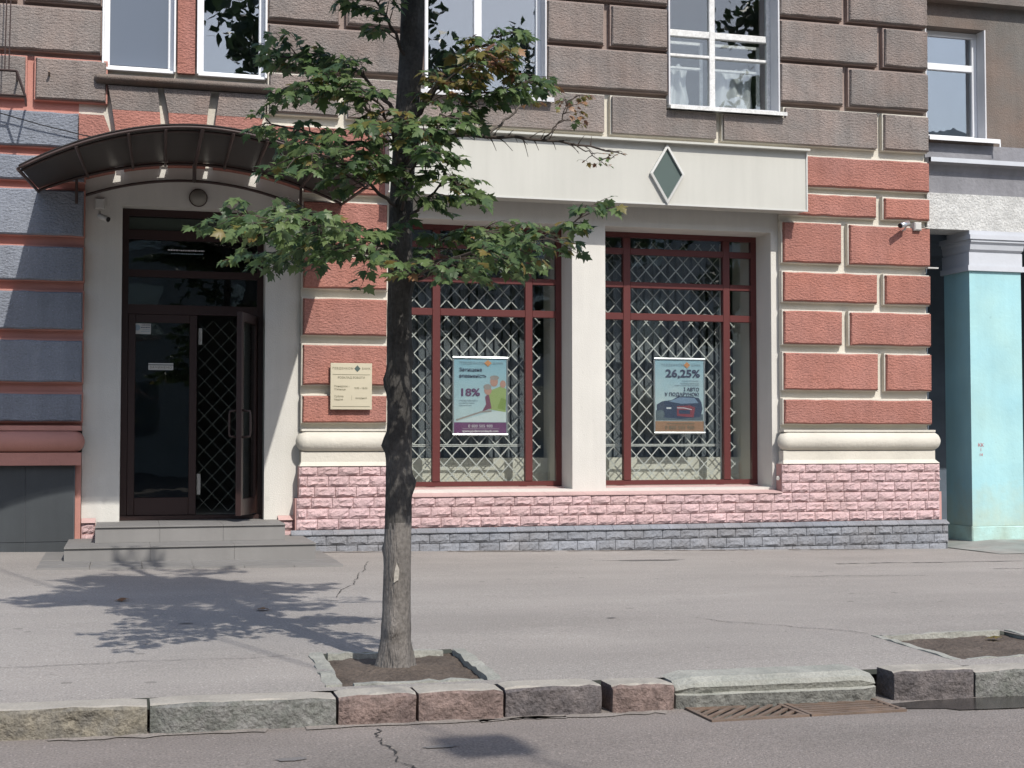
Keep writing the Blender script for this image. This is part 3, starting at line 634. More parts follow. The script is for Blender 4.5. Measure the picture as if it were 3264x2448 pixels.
def blind(op, label):
    x0, x1, z0, z1 = op; t = thing('vertical_blind', label, 'blind', ((x0 + x1) / 2, .95, .9), 'vertical blinds in the shop windows')
    x = x0 + .06; i = 0
    while x < x1 - .12:
        a = R(random.uniform(18, 34)); w = .095; dx, dy = w / 2 * math.cos(a), w / 2 * math.sin(a); n = 3; mb = MB()
        mb.add([(x - dx, .99 - dy, .86), (x, .99 + .012, .86), (x + dx, .99 + dy, .86), (x + dx, .99 + dy, 3.12), (x, .99 + .012, 3.12), (x - dx, .99 - dy, 3.12)], [(0, 1, 4, 5), (1, 2, 3, 4)])
        mb.build('slat', 'blind', t); x += .092
    MB().box(x0, x1 - .1, .97, 1.01, 3.12, 3.15).build('head_rail', 'blind', t)
for op in (OP1, OP2): MB().box(op[1] - .03, op[1] + .06, .605, 1.04, .3, 3.3).build('inner_reveal', 'ledge', bld)
blind(OP1, 'dark vertical blind behind the shop window beside the tree'); blind(OP2, 'dark vertical blind behind the shop window by the right pilaster')
for op in (OP1, OP2):
    MB().box(op[0] - .05, op[1] + .05, .90, .95, .40, .855).box(op[0] - .05, op[1] + .05, .61, .899, .40, .585).build('inner_ledge', 'ledge', bld)
# rooms behind the openings
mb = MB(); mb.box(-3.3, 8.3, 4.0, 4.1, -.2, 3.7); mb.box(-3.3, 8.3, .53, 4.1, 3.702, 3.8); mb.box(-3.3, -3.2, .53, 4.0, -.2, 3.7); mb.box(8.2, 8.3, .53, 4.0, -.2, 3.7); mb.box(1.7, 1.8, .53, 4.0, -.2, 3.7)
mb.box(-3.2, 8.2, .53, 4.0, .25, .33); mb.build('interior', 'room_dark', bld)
mb = MB(); mb.box(-3.3, 8.3, 3.0, 3.1, 3.81, 7.0); mb.box(-3.3, 8.3, .5, 3.1, 7.0, 7.1); mb.box(-3.3, -3.2, .51, 3.0, 3.81, 7.0); mb.box(8.2, 8.3, .51, 3.0, 3.81, 7.0); mb.build('interior', 'room', bld)

# ---- upper windows
def pvc(op, muls, yf, mat, fw=.055, gl='glass_up', reveal=None, rail=(), yr=.006):
    x0, x1, z0, z1 = op
    fr = MB().cbox(x0, x1, yf, yf + .06, z0, z0 + fw, .006).cbox(x0, x1, yf, yf + .06, z1 - fw, z1, .006).cbox(x0, x0 + fw, yf + .001, yf + .06, z0 + fw, z1 - fw, .006).cbox(x1 - fw, x1, yf + .001, yf + .06, z0 + fw, z1 - fw, .006)
    w = fr.build('window', mat, bld)
    for a, b in muls: MB().cbox(a, b, yf + .002, yf + .055, z0 + fw, z1 - fw, .006).build('mullion', mat, w)
    cols = [x0 + fw] + [c for p in muls for c in p] + [x1 - fw]
    for c in range(0, len(cols), 2):
        zz = [z0 + fw]
        for a, b in rail: MB().cbox(cols[c], cols[c + 1], yf + .003, yf + .052, a, b, .005).build('rail', mat, w); zz += [a, b]
        zz.append(z1 - fw)
        for q in range(0, len(zz), 2): MB().box(cols[c], cols[c + 1], yf + .03, yf + .036, zz[q], zz[q + 1]).build('pane', gl, w)
    if reveal:
        rv = MB(); t_ = .012
        rv.box(x0 - t_, x0 + .004, yr, yf, z0, z1); rv.box(x1 - .004, x1 + t_, yr, yf, z0, z1); rv.box(x0, x1, yr + .024, yf - .001, z0 - .01, z0 + .012); rv.build('reveal', reveal, w)
    return w
w1 = pvc((-.245, .395, 4.50, 6.3), [], .13, 'white', reveal='white')
MB().box(-.19, .34, .135, .139, 4.56, 6.24).build('insect_screen', 'net', w1)
pvc((.615, 1.245, 4.50, 6.3), [], .13, 'white', reveal='white')
pvc((2.805, 4.035, 4.49, 6.3), [(3.33, 3.41)], .16, 'white', reveal='grey_reveal')
w4 = pvc((5.375, 6.605, 4.505, 6.3), [(5.90, 5.965)], .2, 'old_white', fw=.04, gl='glass_old', reveal='grey_reveal', rail=((5.07, 5.10), (5.285, 5.355)))
inner = MB()
for a, b in ((5.43, 5.89), (5.98, 6.55)):
    for q in (a, b - .03): inner.box(q, q + .03, .36, .39, 4.52, 5.28)
    for z in (4.52, 4.98, 5.25): inner.box(a + .0301, b - .0301, .361, .389, z, z + .028)
inner.build('inner_sash', 'old_white', w4)
def curtain(x0, x1, z0, z1, y, label, seed):
    rnd = random.Random(seed); nx, nz = 40, 18; mb = MB()
    for j in range(nz + 1):
        for i in range(nx + 1):
            u, v_ = i / nx, j / nz; x = x0 + (x1 - x0) * u; z = z0 + (z1 - z0) * v_
            sw = .02 * math.sin(u * 21 + seed + v_ * 1.5) + .02 * math.sin(u * 9 + v_ * 5 + seed); mb.v.append((x + .012 * math.sin(v_ * 9 + u * 5), y + sw, z + .008 * math.sin(u * 40) * (j == nz) + .02 * math.sin(u * 7 + v_ * 9)))
    for j in range(nz):
        for i in range(nx): mb.f.append((j * (nx + 1) + i, j * (nx + 1) + i + 1, (j + 1) * (nx + 1) + i + 1, (j + 1) * (nx + 1) + i)); mb.m.append(0)
    tag(mb.build('curtain', 'curtain', None, smooth=True), label, 'curtain', 'net curtains in the old wooden window')
curtain(5.44, 5.74, 4.50, 5.03, .45, 'white gathered net curtain in the left sash of the old wooden window', 1)
curtain(5.99, 6.50, 4.50, 5.03, .45, 'white gathered net curtain in the right sash of the old wooden window', 4)

# ---- door
dr = MB().box(-.058, .0, .30, .37, .33, 3.238).box(1.205, 1.263, .30, .37, .33, 3.238).box(.0002, 1.2048, .301, .37, 3.172, 3.238).box(.0002, 1.2048, .301, .37, 2.95, 3.04).box(.0002, 1.2048, .301, .37, 2.594, 2.661).box(.0002, 1.2048, .301, .37, 2.24, 2.33).box(-.058, 1.263, .26, .42, .292, .33).build('door', 'dark_frame', bld)
for a, b in ((3.04, 3.172), (2.661, 2.95), (2.33, 2.594)): MB().box(.0, 1.205, .33, .336, a, b).build('pane', 'glass_dark', dr)
MB().box(.0, 1.205, .345, .35, 3.05, 3.165).build('panel', 'plastic_grey', dr)
MB().cbox(.002, .07, .302, .36, .332, 2.238, .004).cbox(.57, .64, .302, .36, .332, 2.238, .004).cbox(.0702, .5698, .303, .36, .332, .50, .004).cbox(.0702, .5698, .303, .36, 2.16, 2.238, .004).build('leaf', 'dark_frame', dr)
MB().box(.07, .57, .325, .331, .50, 2.16).build('pane', 'glass_dark', dr)
# open right leaf, swung outwards about its right hinge
ang = R(70)
def swing(p):
    dx = p[0] - 1.20; dy = p[1] - .30; c, s_ = math.cos(ang), math.sin(ang)
    return (1.20 + dx * c - dy * s_, .30 + dx * s_ + dy * c, p[2])
def swung(mb, name, mat, parent, smooth=False):
    mb.v = [swing(p) for p in mb.v]; return mb.build(name, mat, parent, smooth)
lf = swung(MB().cbox(.62, .69, .28, .33, .345, 2.235, .004).cbox(1.13, 1.20, .28, .33, .345, 2.235, .004).cbox(.6902, 1.1298, .281, .329, .345, .50, .004).cbox(.6902, 1.1298, .281, .329, 2.15, 2.235, .004), 'leaf', 'dark_frame', dr)
swung(MB().box(.69, 1.13, .303, .309, .50, 2.15), 'leaf_pane', 'glass_dark', dr)
for s_, y in ((-1, .28), (1, .33)):
    swung(MB().tube([(.655, y, 1.07), (.655, y + s_ * .07, 1.08), (.655, y + s_ * .075, 1.12), (.655, y + s_ * .075, 1.27), (.655, y + s_ * .07, 1.31), (.655, y, 1.32)], .011, 8), 'handle', 'steel_dark', dr, True)
for x, z0, z1 in ((.655, 1.96, 2.12), (.65, .52, .72), (1.085, 1.85, 2.10), (1.08, .47, .68)): MB().cbox(x, x + (.035 if x < .9 else .012), .375, .39, z0, z1, .003).build('strike_plate', 'plastic_grey', dr)
t = thing('security_grille', 'dark folding lattice grille closing the entrance doorway', 'grille', (.92, .45, .33))
mb = MB(); lattice(mb, .66, 1.2, .36, 2.2, .155, .006, .45); mb.build('lattice', 'dark_lattice', t)
MB().box(.05, .21, .3, .302, 2.05, 2.15)
st = tag(MB().box(.05, .21, .3225, .3245, 2.05, 2.15).build('security_sticker', 'plastic_grey'), 'small white security sticker on the left door glass', 'sticker')
text('ОБ\'ЄКТ', .026, .125, .3215, 2.135, 'ink_blue', st); strokes(.12, .20, 2.112, .009, .3215, 'ink_blue', st); strokes(.13, .20, 2.092, .008, .3215, 'ink_grey', st); strokes(.12, .20, 2.074, .008, .3215, 'ink_grey', st)
MB().prism([(.085 + .028 * math.cos(a * .4), 2.11 + .028 * math.sin(a * .4)) for a in range(16)], .3213, .3222).build('emblem', 'ink_grey', st)
cs = tag(MB().box(.19, .42, .3225, .3245, 1.71, 1.755).build('closed_sign', 'plastic_grey'), 'narrow white sign strip on the door glass under the sticker', 'sign')
text('ЗАЧИНЕНО', .033, .305, .3215, 1.733, 'ink', cs, 'CENTER', space=1.2); MB().box(.19, .42, .3225, .3245, 1.762, 1.775).build('holder', 'emblem_rim', cs)
strokes(.36, .70, 2.86, .014, .3265, 'ink_white', dr); strokes(.39, .69, 2.828, .012, .3265, 'ink_grey', dr)

# ------------------------------------------------------------------ entrance steps
stp = thing('entrance_steps', 'two grey tiled steps up to the entrance door', 'steps', (.55, -.6, 0))
def step_(x0, x1, y0, z0, z1, yb, name):
    b = MB().box(x0 + .004, x1 - .004, y0 + .006, yb, z0, z1 - .012).build(name, 'step', stp)
    n = 3
    for i in range(n):
        a = x0 + (x1 - x0) * i / n; c = x0 + (x1 - x0) * (i + 1) / n
        MB().cbox(a + .001, c - .001, y0, y0 + .0058, z0, z1 - .013, .001).build('tile', 'step', b)
        MB().box(a + .001, c - .001, y0 - .016, y0 + .30, z1 - .0118, z1).build('tile', 'step', b)
        MB().box(a + .001, c - .001, y0 + .302, yb, z1 - .0118, z1).build('tile', 'step', b)
step_(-.50, 1.61, -1.05, -.06, .142, .05, 'lower_step'); step_(-.26, 1.39, -.60, .1425, .288, .30, 'upper_step')
sb = MB()
for i in range(6):
    a = -.69 + 2.46 * i / 6
    for y0, y1 in ((-1.62, -1.30), (-1.298, -.98)): MB().box(a + .002, a + .41 - .002, y0, y1, pave_z(a, y0) - .03, pave_z(a, y0) + .014).build('paving_tile', 'step', stp)
for x0, x1 in ((-.69, -.505), (1.615, 1.77)): MB().box(x0 + .002, x1 - .002, -.978, -.1, -.06, pave_z(x0, -.6) + .013).build('paving_tile', 'step', stp)

# ------------------------------------------------------------------ canopy
can = thing('entrance_canopy', 'dark arched entrance canopy of smoked sheet on brown steel ribs', 'canopy', (.53, -.05, 3.3))
CX0, CX1, YR, YF = -.80, 1.97, -.003, -2.70
def arc(u, zr, rise, x0=CX0, x1=CX1):
    return x0 + (x1 - x0) * u, zr + rise * (1 - (2 * u - 1) ** 2)
def can_pt(u, v, dz=0.0):
    x, zr = arc(u, 3.325, .31); xf, zf = arc(u, 3.03, .375, -.785, 1.79); y = YR + (YF - YR) * v; x += (xf - x) * v
    return (x, y, zr + (zf - zr) * v + dz)
nu, nv = 40, 6; mb = MB()
for dz in (.012, .018):
    for j in range(nv + 1):
        for i in range(nu + 1): mb.v.append(can_pt(i / nu, j / nv, dz))
K = (nu + 1) * (nv + 1)
for j in range(nv):
    for i in range(nu):
        a = j * (nu + 1) + i; q = (a, a + 1, a + nu + 2, a + nu + 1); mb.f += [q, tuple(K + t_ for t_ in reversed(q))]; mb.m += [0, 0]
def smoked(name):
    m = leafy(name, (.085, .079, .074), (.10, .093, .088), .5, .8); m.node_tree.nodes['Principled BSDF'].inputs['Roughness'].default_value = .3; return m
M['smoked'] = smoked('smoked polycarbonate')
mb.build('sheet', 'smoked', can, smooth=True)
for v_, r_, nm in ((1.0, .010, 'front_arch'), (.02, .014, 'rear_arch')):
    MB().tube([can_pt(i / 40, v_, -.008) for i in range(41)], r_, 8).build(nm, 'steel_dark', can, True)
MB().tube([can_pt(i / 40, .9, -.006) for i in range(41)], .010, 6).build('inner_arch', 'steel_dark', can, True)
for u in (.0, .155, .30, .405, .60, .70, .86, 1.0): MB().tube([can_pt(u, v_, -.015) for v_ in (0, .5, 1)], .014, 6).build('purlin', 'steel_dark', can)
ch = [(-.41 + 1.96 * i / 24, -.0 + .06, 3.30 + .185 * (1 - (2 * i / 24 - 1) ** 2)) for i in range(25)]
MB().tube(ch, .014, 8).build('wall_chord', 'steel_dark', can, True)
a = can_pt(.51, 1.0, -.02); MB().tube([a, (a[0] + .02, -.9, 3.44), (.59, .06, 3.485)], [.016, .018, .018], 8).build('centre_arm', 'steel_dark', can, True)
for u in (.12, .86): a = can_pt(u, .02, -.02); MB().tube([a, (a[0], -.02, a[2] - .22)], .013, 6).build('wall_stay', 'steel_dark', can)

# ------------------------------------------------------------------ shop sign
sg = thing('shop_sign', 'long cream sign box over the shop windows with a green diamond emblem', 'sign', (4.6, -.1, 3.42))
SX0, SX1, SZ0, SZ1, SY = 2.40, 6.79, 3.42, 4.035, -.235
MB().box(SX0, SX1, SY, -.004, SZ0, SZ1).build('sign_box', 'sign', sg)
MB().box(SX0 - .012, SX1 + .012, SY - .072, .03, SZ1 + .001, SZ1 + .022).build('top_cap', 'sign', sg)
MB().box(SX0 - .01, SX1 + .01, SY - .012, SY - .0005, SZ0 - .008, SZ0 + .008).build('bottom_trim', 'emblem_rim', sg); MB().box(SX1 - .006, SX1 + .01, SY - .012, SY - .0005, SZ0 + .0085, SZ1).build('side_trim', 'emblem_rim', sg)
cx, cz, hw, hh = 5.235, 3.725, .185, .305
mb = MB(); o_ = [(cx, cz - hh), (cx + hw, cz), (cx, cz + hh), (cx - hw, cz)]; i_ = [(cx + (x - cx) * .86, cz + (z - cz) * .86) for x, z in o_]
v = [(x, SY - .035, z) for x, z in o_] + [(x, SY - .04, z) for x, z in i_] + [(x, SY - .0005, z) for x, z in o_] + [(x, SY - .012, z) for x, z in i_]; f = []
for i in range(4):
    j = (i + 1) % 4; f += [(i, j, 4 + j, 4 + i), (8 + i, 8 + j, j, i), (4 + i, 4 + j, 12 + j, 12 + i)]
em = mb.add(v, f).build('emblem', 'emblem_rim', sg)
MB().add([(x, SY - .013, z) for x, z in i_], [(0, 1, 2, 3)]).build('emblem_face', 'emblem', em)

# ------------------------------------------------------------------ posters
def ellipse(cx, cz, rx, rz, n=14, rot=0.0):
    return [(cx + rx * math.cos(a) * math.cos(rot) - rz * math.sin(a) * math.sin(rot), cz + rx * math.cos(a) * math.sin(rot) + rz * math.sin(a) * math.cos(rot)) for a in [2 * math.pi * k / n for k in range(n)]]
def gradient(name, lo, hi, z0, z1, cloud=.1):
    m = bpy.data.materials.new(name); m.use_nodes = True; n = m.node_tree.nodes; l = m.node_tree.links; b = n['Principled BSDF']; b.inputs['Roughness'].default_value = .35
    geo = n.new('ShaderNodeNewGeometry'); sp = n.new('ShaderNodeSeparateXYZ'); l.new(geo.outputs['Position'], sp.inputs[0])
    mr = n.new('ShaderNodeMapRange'); mr.inputs[1].default_value = z0; mr.inputs[2].default_value = z1; l.new(sp.outputs[2], mr.inputs[0])
    ns = n.new('ShaderNodeTexNoise'); ns.inputs['Scale'].default_value = 7; l.new(geo.outputs['Position'], ns.inputs[0])
    ad = n.new('ShaderNodeMath'); ad.operation = 'MULTIPLY_ADD'; l.new(ns.outputs[0], ad.inputs[0]); ad.inputs[1].default_value = cloud * 4; 
    sb_ = n.new('ShaderNodeMath'); sb_.operation = 'SUBTRACT'; l.new(mr.outputs[0], sb_.inputs[0]); sb_.inputs[1].default_value = cloud * 2; l.new(sb_.outputs[0], ad.inputs[2])
    mx = n.new('ShaderNodeMix'); mx.data_type = 'RGBA'; l.new(ad.outputs[0], mx.inputs[0]); mx.inputs[6].default_value = (*lo, 1); mx.inputs[7].default_value = (*hi, 1); l.new(mx.outputs[2], b.inputs['Base Color']); return m
def hue(name, c): M[name] = plain(name, c, .5); return name
def poster(x0, z0, label, lo, hi, foot, cloud):
    w, h = .56, .79; t = thing('poster', label, 'poster', (x0 + w / 2, .6, z0)); Y = .595
    nm = 'print sky ' + str(x0); M[nm] = gradient(nm, lo, hi, z0 + .12, z0 + h, cloud)
    sh = MB().box(x0, x0 + w, Y, Y + .008, z0, z0 + h).build('sheet', nm, t)
    fr = MB(); fr.tube([(x0 - .01, Y - .002, z0 + h), (x0 + w + .01, Y - .002, z0 + h)], .013, 8); fr.tube([(x0 - .01, Y - .002, z0), (x0 + w + .01, Y - .002, z0)], .013, 8); fr.box(x0 - .012, x0 + .002, Y - .006, Y + .01, z0 + .014, z0 + h - .014); fr.box(x0 + w - .002, x0 + w + .012, Y - .006, Y + .01, z0 + .014, z0 + h - .014); fr.build('frame', 'silver', t)
    MB().box(x0 + .004, x0 + w - .004, Y - .0008, Y - .0002, z0 + .014, z0 + .125).build('footer', foot, sh)
    def shape(poly, mat, lay): MB().prism(poly, Y - .0008 - .0005 * lay, Y - .0005 - .0005 * lay).build('printed_shape', mat, sh)
    return t, sh, Y - .006, shape, w, h
hue('print purple', (.14, .05, .13)); hue('print skin', (.42, .24, .19)); hue('print hair', (.28, .25, .23)); hue('print lime', (.27, .35, .13)); hue('print olive', (.19, .27, .07)); hue('print plum', (.17, .06, .10)); hue('print snow', (.50, .58, .58)); hue('print orange', (.52, .24, .10)); hue('print car', (.035, .05, .09)); hue('print car red', (.20, .045, .06)); hue('print brown', (.30, .17, .10)); hue('print windscreen', (.16, .23, .32)); hue('print chrome', (.55, .58, .6)); hue('print road', (.09, .12, .14))
px, pz_ = 3.225, 1.10
t, sh, Y, shape, w, h = poster(px, pz_, 'framed bank poster of an elderly couple with 18% in purple', (.42, .53, .54), (.24, .42, .50), 'print purple', .08)
shape([(px + .01, pz_ + .13), (px + .555, pz_ + .13), (px + .555, pz_ + .25), (px + .40, pz_ + .235), (px + .22, pz_ + .18)], 'print snow', 0)
shape([(px + .37, pz_ + .26), (px + .55, pz_ + .23), (px + .555, pz_ + .47), (px + .50, pz_ + .50), (px + .40, pz_ + .46), (px + .35, pz_ + .36)], 'print lime', 1)
shape([(px + .46, pz_ + .27), (px + .55, pz_ + .25), (px + .555, pz_ + .36), (px + .50, pz_ + .38)], 'print olive', 2)
shape([(px + .30, pz_ + .24), (px + .40, pz_ + .27), (px + .37, pz_ + .42), (px + .33, pz_ + .39), (px + .34, pz_ + .31)], 'print plum', 3)
shape(ellipse(px + .36, pz_ + .455, .040, .048), 'print skin', 4); shape(ellipse(px + .355, pz_ + .49, .043, .03), 'print hair', 5); shape(ellipse(px + .425, pz_ + .545, .042, .052), 'print skin', 4); shape(ellipse(px + .43, pz_ + .585, .05, .024), 'print hair', 5); shape(ellipse(px + .52, pz_ + .52, .032, .04), 'print skin', 3)
shape([(px + .02, pz_ + .155), (px + .30, pz_ + .245), (px + .40, pz_ + .25), (px + .40, pz_ + .235), (px + .29, pz_ + .225), (px + .03, pz_ + .14)], 'print hair', 2)
text('ПІВДЕНКОМ', .036, px + .06, Y, pz_ + .735, 'ink_grey', t, space=1.25); text('БАНК', .036, px + .415, Y, pz_ + .735, 'ink_grey', t, space=1.2); MB().prism([(px + .36, pz_ + .70), (px + .40, pz_ + .735), (px + .36, pz_ + .77), (px + .32, pz_ + .735)], Y - .0002, Y + .0002).build('emblem', 'print orange', t)
text('Захищена', .05, px + .055, Y, pz_ + .665, 'ink_blue', t, bold=.0006); text('впевненість', .05, px + .055, Y, pz_ + .60, 'ink_blue', t, bold=.0006)
text('18%', .105, px + .055, Y, pz_ + .43, 'ink_purple', t, bold=.003, sx=1.25)
strokes(px + .06, px + .25, pz_ + .35, .009, Y, 'ink_grey', t); strokes(px + .06, px + .22, pz_ + .325, .009, Y, 'ink_grey', t); strokes(px + .06, px + .19, pz_ + .30, .009, Y, 'ink_grey', t)
text('0 800 505 900', .042, px + w / 2, Y, pz_ + .085, 'ink_white', t, 'CENTER', space=1.05); MB().box(px + .09, px + .48, Y - .0002, Y + .0002, pz_ + .058, pz_ + .060).build('rule', 'ink_white', t); text('www.pivdencombank.com', .036, px + w / 2, Y, pz_ + .035, 'ink_white', t, 'CENTER', bold=.0008)
px, pz_ = 5.42, 1.12
t, sh, Y, shape, w, h = poster(px, pz_, 'framed bank poster of a red car with 26,25% in navy', (.46, .54, .54), (.27, .43, .50), 'print brown', .16)
shape([(px + .01, pz_ + .13), (px + .55, pz_ + .13), (px + .55, pz_ + .20), (px + .01, pz_ + .24)], 'print road', 0)
shape([(px + .02, pz_ + .17), (px + .30, pz_ + .15), (px + .52, pz_ + .17), (px + .545, pz_ + .26), (px + .53, pz_ + .33), (px + .50, pz_ + .375), (px + .40, pz_ + .39), (px + .27, pz_ + .39), (px + .19, pz_ + .35), (px + .08, pz_ + .335), (px + .02, pz_ + .30)], 'print car', 1)
shape([(px + .16, pz_ + .335), (px + .28, pz_ + .38), (px + .45, pz_ + .375), (px + .50, pz_ + .32), (px + .30, pz_ + .31)], 'print windscreen', 2)
shape([(px + .25, pz_ + .18), (px + .44, pz_ + .165), (px + .46, pz_ + .27), (px + .40, pz_ + .295), (px + .25, pz_ + .285)], 'print car red', 3)
shape([(px + .27, pz_ + .205), (px + .40, pz_ + .20), (px + .40, pz_ + .245), (px + .27, pz_ + .245)], 'print car', 4); shape([(px + .25, pz_ + .263), (px + .33, pz_ + .262), (px + .42, pz_ + .245), (px + .42, pz_ + .252), (px + .33, pz_ + .27), (px + .25, pz_ + .271)], 'print chrome', 5)
shape([(px + .13, pz_ + .255), (px + .185, pz_ + .255), (px + .185, pz_ + .272), (px + .13, pz_ + .272)], 'print chrome', 4); shape(ellipse(px + .06, pz_ + .20, .05, .045), 'print road', 5)
text('ПІВДЕНКОМ', .034, px + .075, Y, pz_ + .725, 'ink_grey', t, space=1.3); text('БАНК', .034, px + .42, Y, pz_ + .725, 'ink_grey', t, space=1.25); MB().prism([(px + .365, pz_ + .69), (px + .402, pz_ + .725), (px + .365, pz_ + .76), (px + .328, pz_ + .725)], Y - .0002, Y + .0002).build('emblem', 'print orange', t)
MB and text('26,25%', .112, 0, Y, pz_ + .63, 'ink_blue', t, 'RIGHT', bold=.0032, sx=1.22).data.transform(Matrix.Translation((px + .515, 0, 0))); strokes(px + .31, px + .50, pz_ + .558, .008, Y, 'ink_grey', t); strokes(px + .29, px + .505, pz_ + .53, .009, Y, 'ink_grey', t); strokes(px + .22, px + .505, pz_ + .508, .009, Y, 'ink_grey', t)
text('І АВТО', .052, px + .505, Y, pz_ + .462, 'ink_blue', t, 'RIGHT', bold=.001); text('У ПОДАРУНОК!', .052, px + .505, Y, pz_ + .408, 'ink_blue', t, 'RIGHT', bold=.001)
text('0 800 505 900', .055, px + w / 2, Y, pz_ + .055, 'ink', t, 'CENTER', space=1.05); strokes(px + .13, px + .45, pz_ + .10, .010, Y, 'ink', t)

# ------------------------------------------------------------------ plaque with opening hours
pq = thing('plaque', 'beige opening hours plaque on the red blocks beside the tree', 'plaque', (2.07, -.03, 1.34))
MB().cbox(1.87, 2.27, -.055, -.04, 1.335, 1.78, .003).build('plate', 'plaque', pq)
for x, z in ((1.90, 1.365), (2.24, 1.365), (1.90, 1.75), (2.24, 1.75)): MB().tube([(x, -.04, z), (x, .012, z)], .007, 8).build('standoff', 'silver', pq)
Y = -.0565
text('ПІВДЕНКОМ', .028, 1.888, Y, 1.728, 'ink', pq, space=1.22); text('БАНК', .028, 2.172, Y, 1.728, 'ink', pq, space=1.15)
MB().prism([(2.128, 1.695), (2.158, 1.728), (2.128, 1.761), (2.098, 1.728)], Y - .0005, Y + .0005).build('emblem', 'emblem', pq)
MB().box(1.89, 2.25, Y - .0005, Y + .0005, 1.668, 1.672).build('rule', 'ink', pq); MB().box(1.89, 2.25, Y - .0005, Y + .0005, 1.363, 1.367).build('rule', 'ink', pq)
text('РОЗКЛАД РОБОТИ', .028, 2.07, Y, 1.64, 'ink', pq, 'CENTER'); text('Понеділок -', .026, 1.905, Y, 1.557, 'ink', pq); text('П\'ятниця', .026, 1.905, Y, 1.527, 'ink', pq); text('9.00 - 18.00', .026, 2.10, Y, 1.54, 'ink', pq)
text('Субота', .026, 1.905, Y, 1.46, 'ink', pq); text('Неділя', .026, 1.905, Y, 1.43, 'ink', pq); text('вихідний', .026, 2.11, Y, 1.445, 'ink', pq); MB().box(2.072, 2.074, Y - .0005, Y + .0005, 1.425, 1.47).build('rule', 'ink', pq)

# ------------------------------------------------------------------ cameras, lamp, small fittings
cm = thing('security_camera', 'silver security camera on the red quoins under the sign corner', 'camera', (8.02, 0, 3.33), 'security cameras on the facade')
MB().tube([(7.93, -.15, 3.325), (8.06, -.09, 3.365)], [.029, .029], 12).build('housing', 'silver', cm, True); MB().tube([(7.925, -.153, 3.323), (7.935, -.148, 3.326)], [.027, .027], 12).build('lens', 'black', cm)
MB().tube([(8.04, -.09, 3.345), (8.04, -.05, 3.30), (8.05, .03, 3.295)], .010, 6).build('bracket', 'plastic_grey', cm); MB().tube([(8.05, .034, 3.295), (8.05, .020, 3.295)], .035, 12).build('mount', 'plastic_grey', cm)
jb = thing('junction_box', 'pale grey junction box beside the silver camera', 'junction box', (8.22, 0, 3.33)); MB().cbox(8.17, 8.255, -.045, .034, 3.30, 3.39, .012).build('case', 'plastic_grey', jb); MB().tube([(8.25, 0.0, 3.345), (8.31, -.01, 3.335), (8.37, 0.01, 3.33), (8.40, .06, 3.32)], .005, 6).build('cable', 'black', jb)
cm2 = thing('security_camera', 'dark shaded security camera on the cream wall under the canopy', 'camera', (-.25, .1, 3.1), 'security cameras on the facade')
MB().tube([(-.27, .02, 3.115), (-.19, -.05, 3.075)], [.027, .027], 12).build('housing', 'plastic_grey', cm2, True); MB().tube([(-.187, -.053, 3.0735), (-.182, -.057, 3.071)], .024, 12).build('lens', 'black', cm2); MB().tube([(-.26, .03, 3.12), (-.265, .118, 3.17)], .010, 6).build('bracket', 'plastic_grey', cm2); MB().cbox(-.31, -.22, .07, .121, 3.19, 3.29, .01).build('mount', 'plastic_grey', cm2)
lp = thing('wall_lamp', 'round bulkhead lamp on the cream wall above the door', 'lamp', (.63, .1, 3.33)); n = 20; mb = MB(); v = []
for r_, y in ((.075, .121), (.078, .09), (.07, .075), (.045, .055), (.015, .047)): v += [(.63 + r_ * math.cos(2 * math.pi * k / n), y, 3.335 + r_ * math.sin(2 * math.pi * k / n)) for k in range(n)]
f = [(j * n + k, j * n + (k + 1) % n, (j + 1) * n + (k + 1) % n, (j + 1) * n + k) for j in range(4) for k in range(n)] + [tuple(4 * n + k for k in range(n))]
M['lamp_glass'] = plain('frosted lamp glass', (.22, .21, .18), .4); mb.add(v, f).build('glass', 'lamp_glass', lp, True); MB().tube([(.63 + .08 * math.cos(2 * math.pi * k / n), .10, 3.335 + .08 * math.sin(2 * math.pi * k / n)) for k in range(n + 1)], .007, 6).build('rim', 'steel_dark', lp)
tag(MB().tube([(-1.9, -.10, 4.17), (-1.13, -.06, 4.0), (-.8, -.05, 3.92), (-.41, -.04, 3.845), (-.1, -.03, 3.80), (.2, -.02, 3.77)], .0055, 6).build('overhead_cable', 'black'), 'black cable sagging across the blue grey wall to the canopy', 'cable')
wf = thing('wall_bracket', 'brown angle iron frame on the wall left of the canopy', 'bracket', (-1.2, -.3, 4.1))
MB().tube([(-1.6, -.4, 4.31), (-.975, -.4, 4.31)], .012, 4).build('top_bar', 'steel_dark', wf); MB().tube([(-.975, -.4, 4.31), (-.90, -.4, 4.09)], .012, 4).build('side_bar', 'steel_dark', wf); MB().tube([(-1.6, -.4, 4.095), (-.90, -.4, 4.09)], .010, 4).build('bottom_bar', 'steel_dark', wf); MB().tube([(-.975, -.4, 4.31), (-1.0, .03, 4.32)], .010, 4).build('wall_arm', 'steel_dark', wf); MB().tube([(-.90, -.4, 4.09), (-.92, .03, 4.10)], .010, 4).build('wall_arm', 'steel_dark', wf)
for x in (-1.04, -1.075): MB().tube([(x, -.4, 4.31), (x + .01, -.36, 5.3), (x + .015, -.3, 6.5)], .006, 5).build('hanger', 'steel_dark', wf)
tag(MB().tube([(-.72, .03, 4.39), (-.72, -.05, 4.395), (-.72, -.07, 4.41)], .011, 6).build('wall_hook', 'rust'), 'short rusty hook sticking out of the brown wall', 'hook')
tag(MB().tube([(6.63, .05, .655), (6.56, .02, .65), (6.55, -.01, .64)], .018, 8).build('pipe_stub', 'plastic_grey'), 'short pipe stub at the edge of the pink plinth', 'pipe')
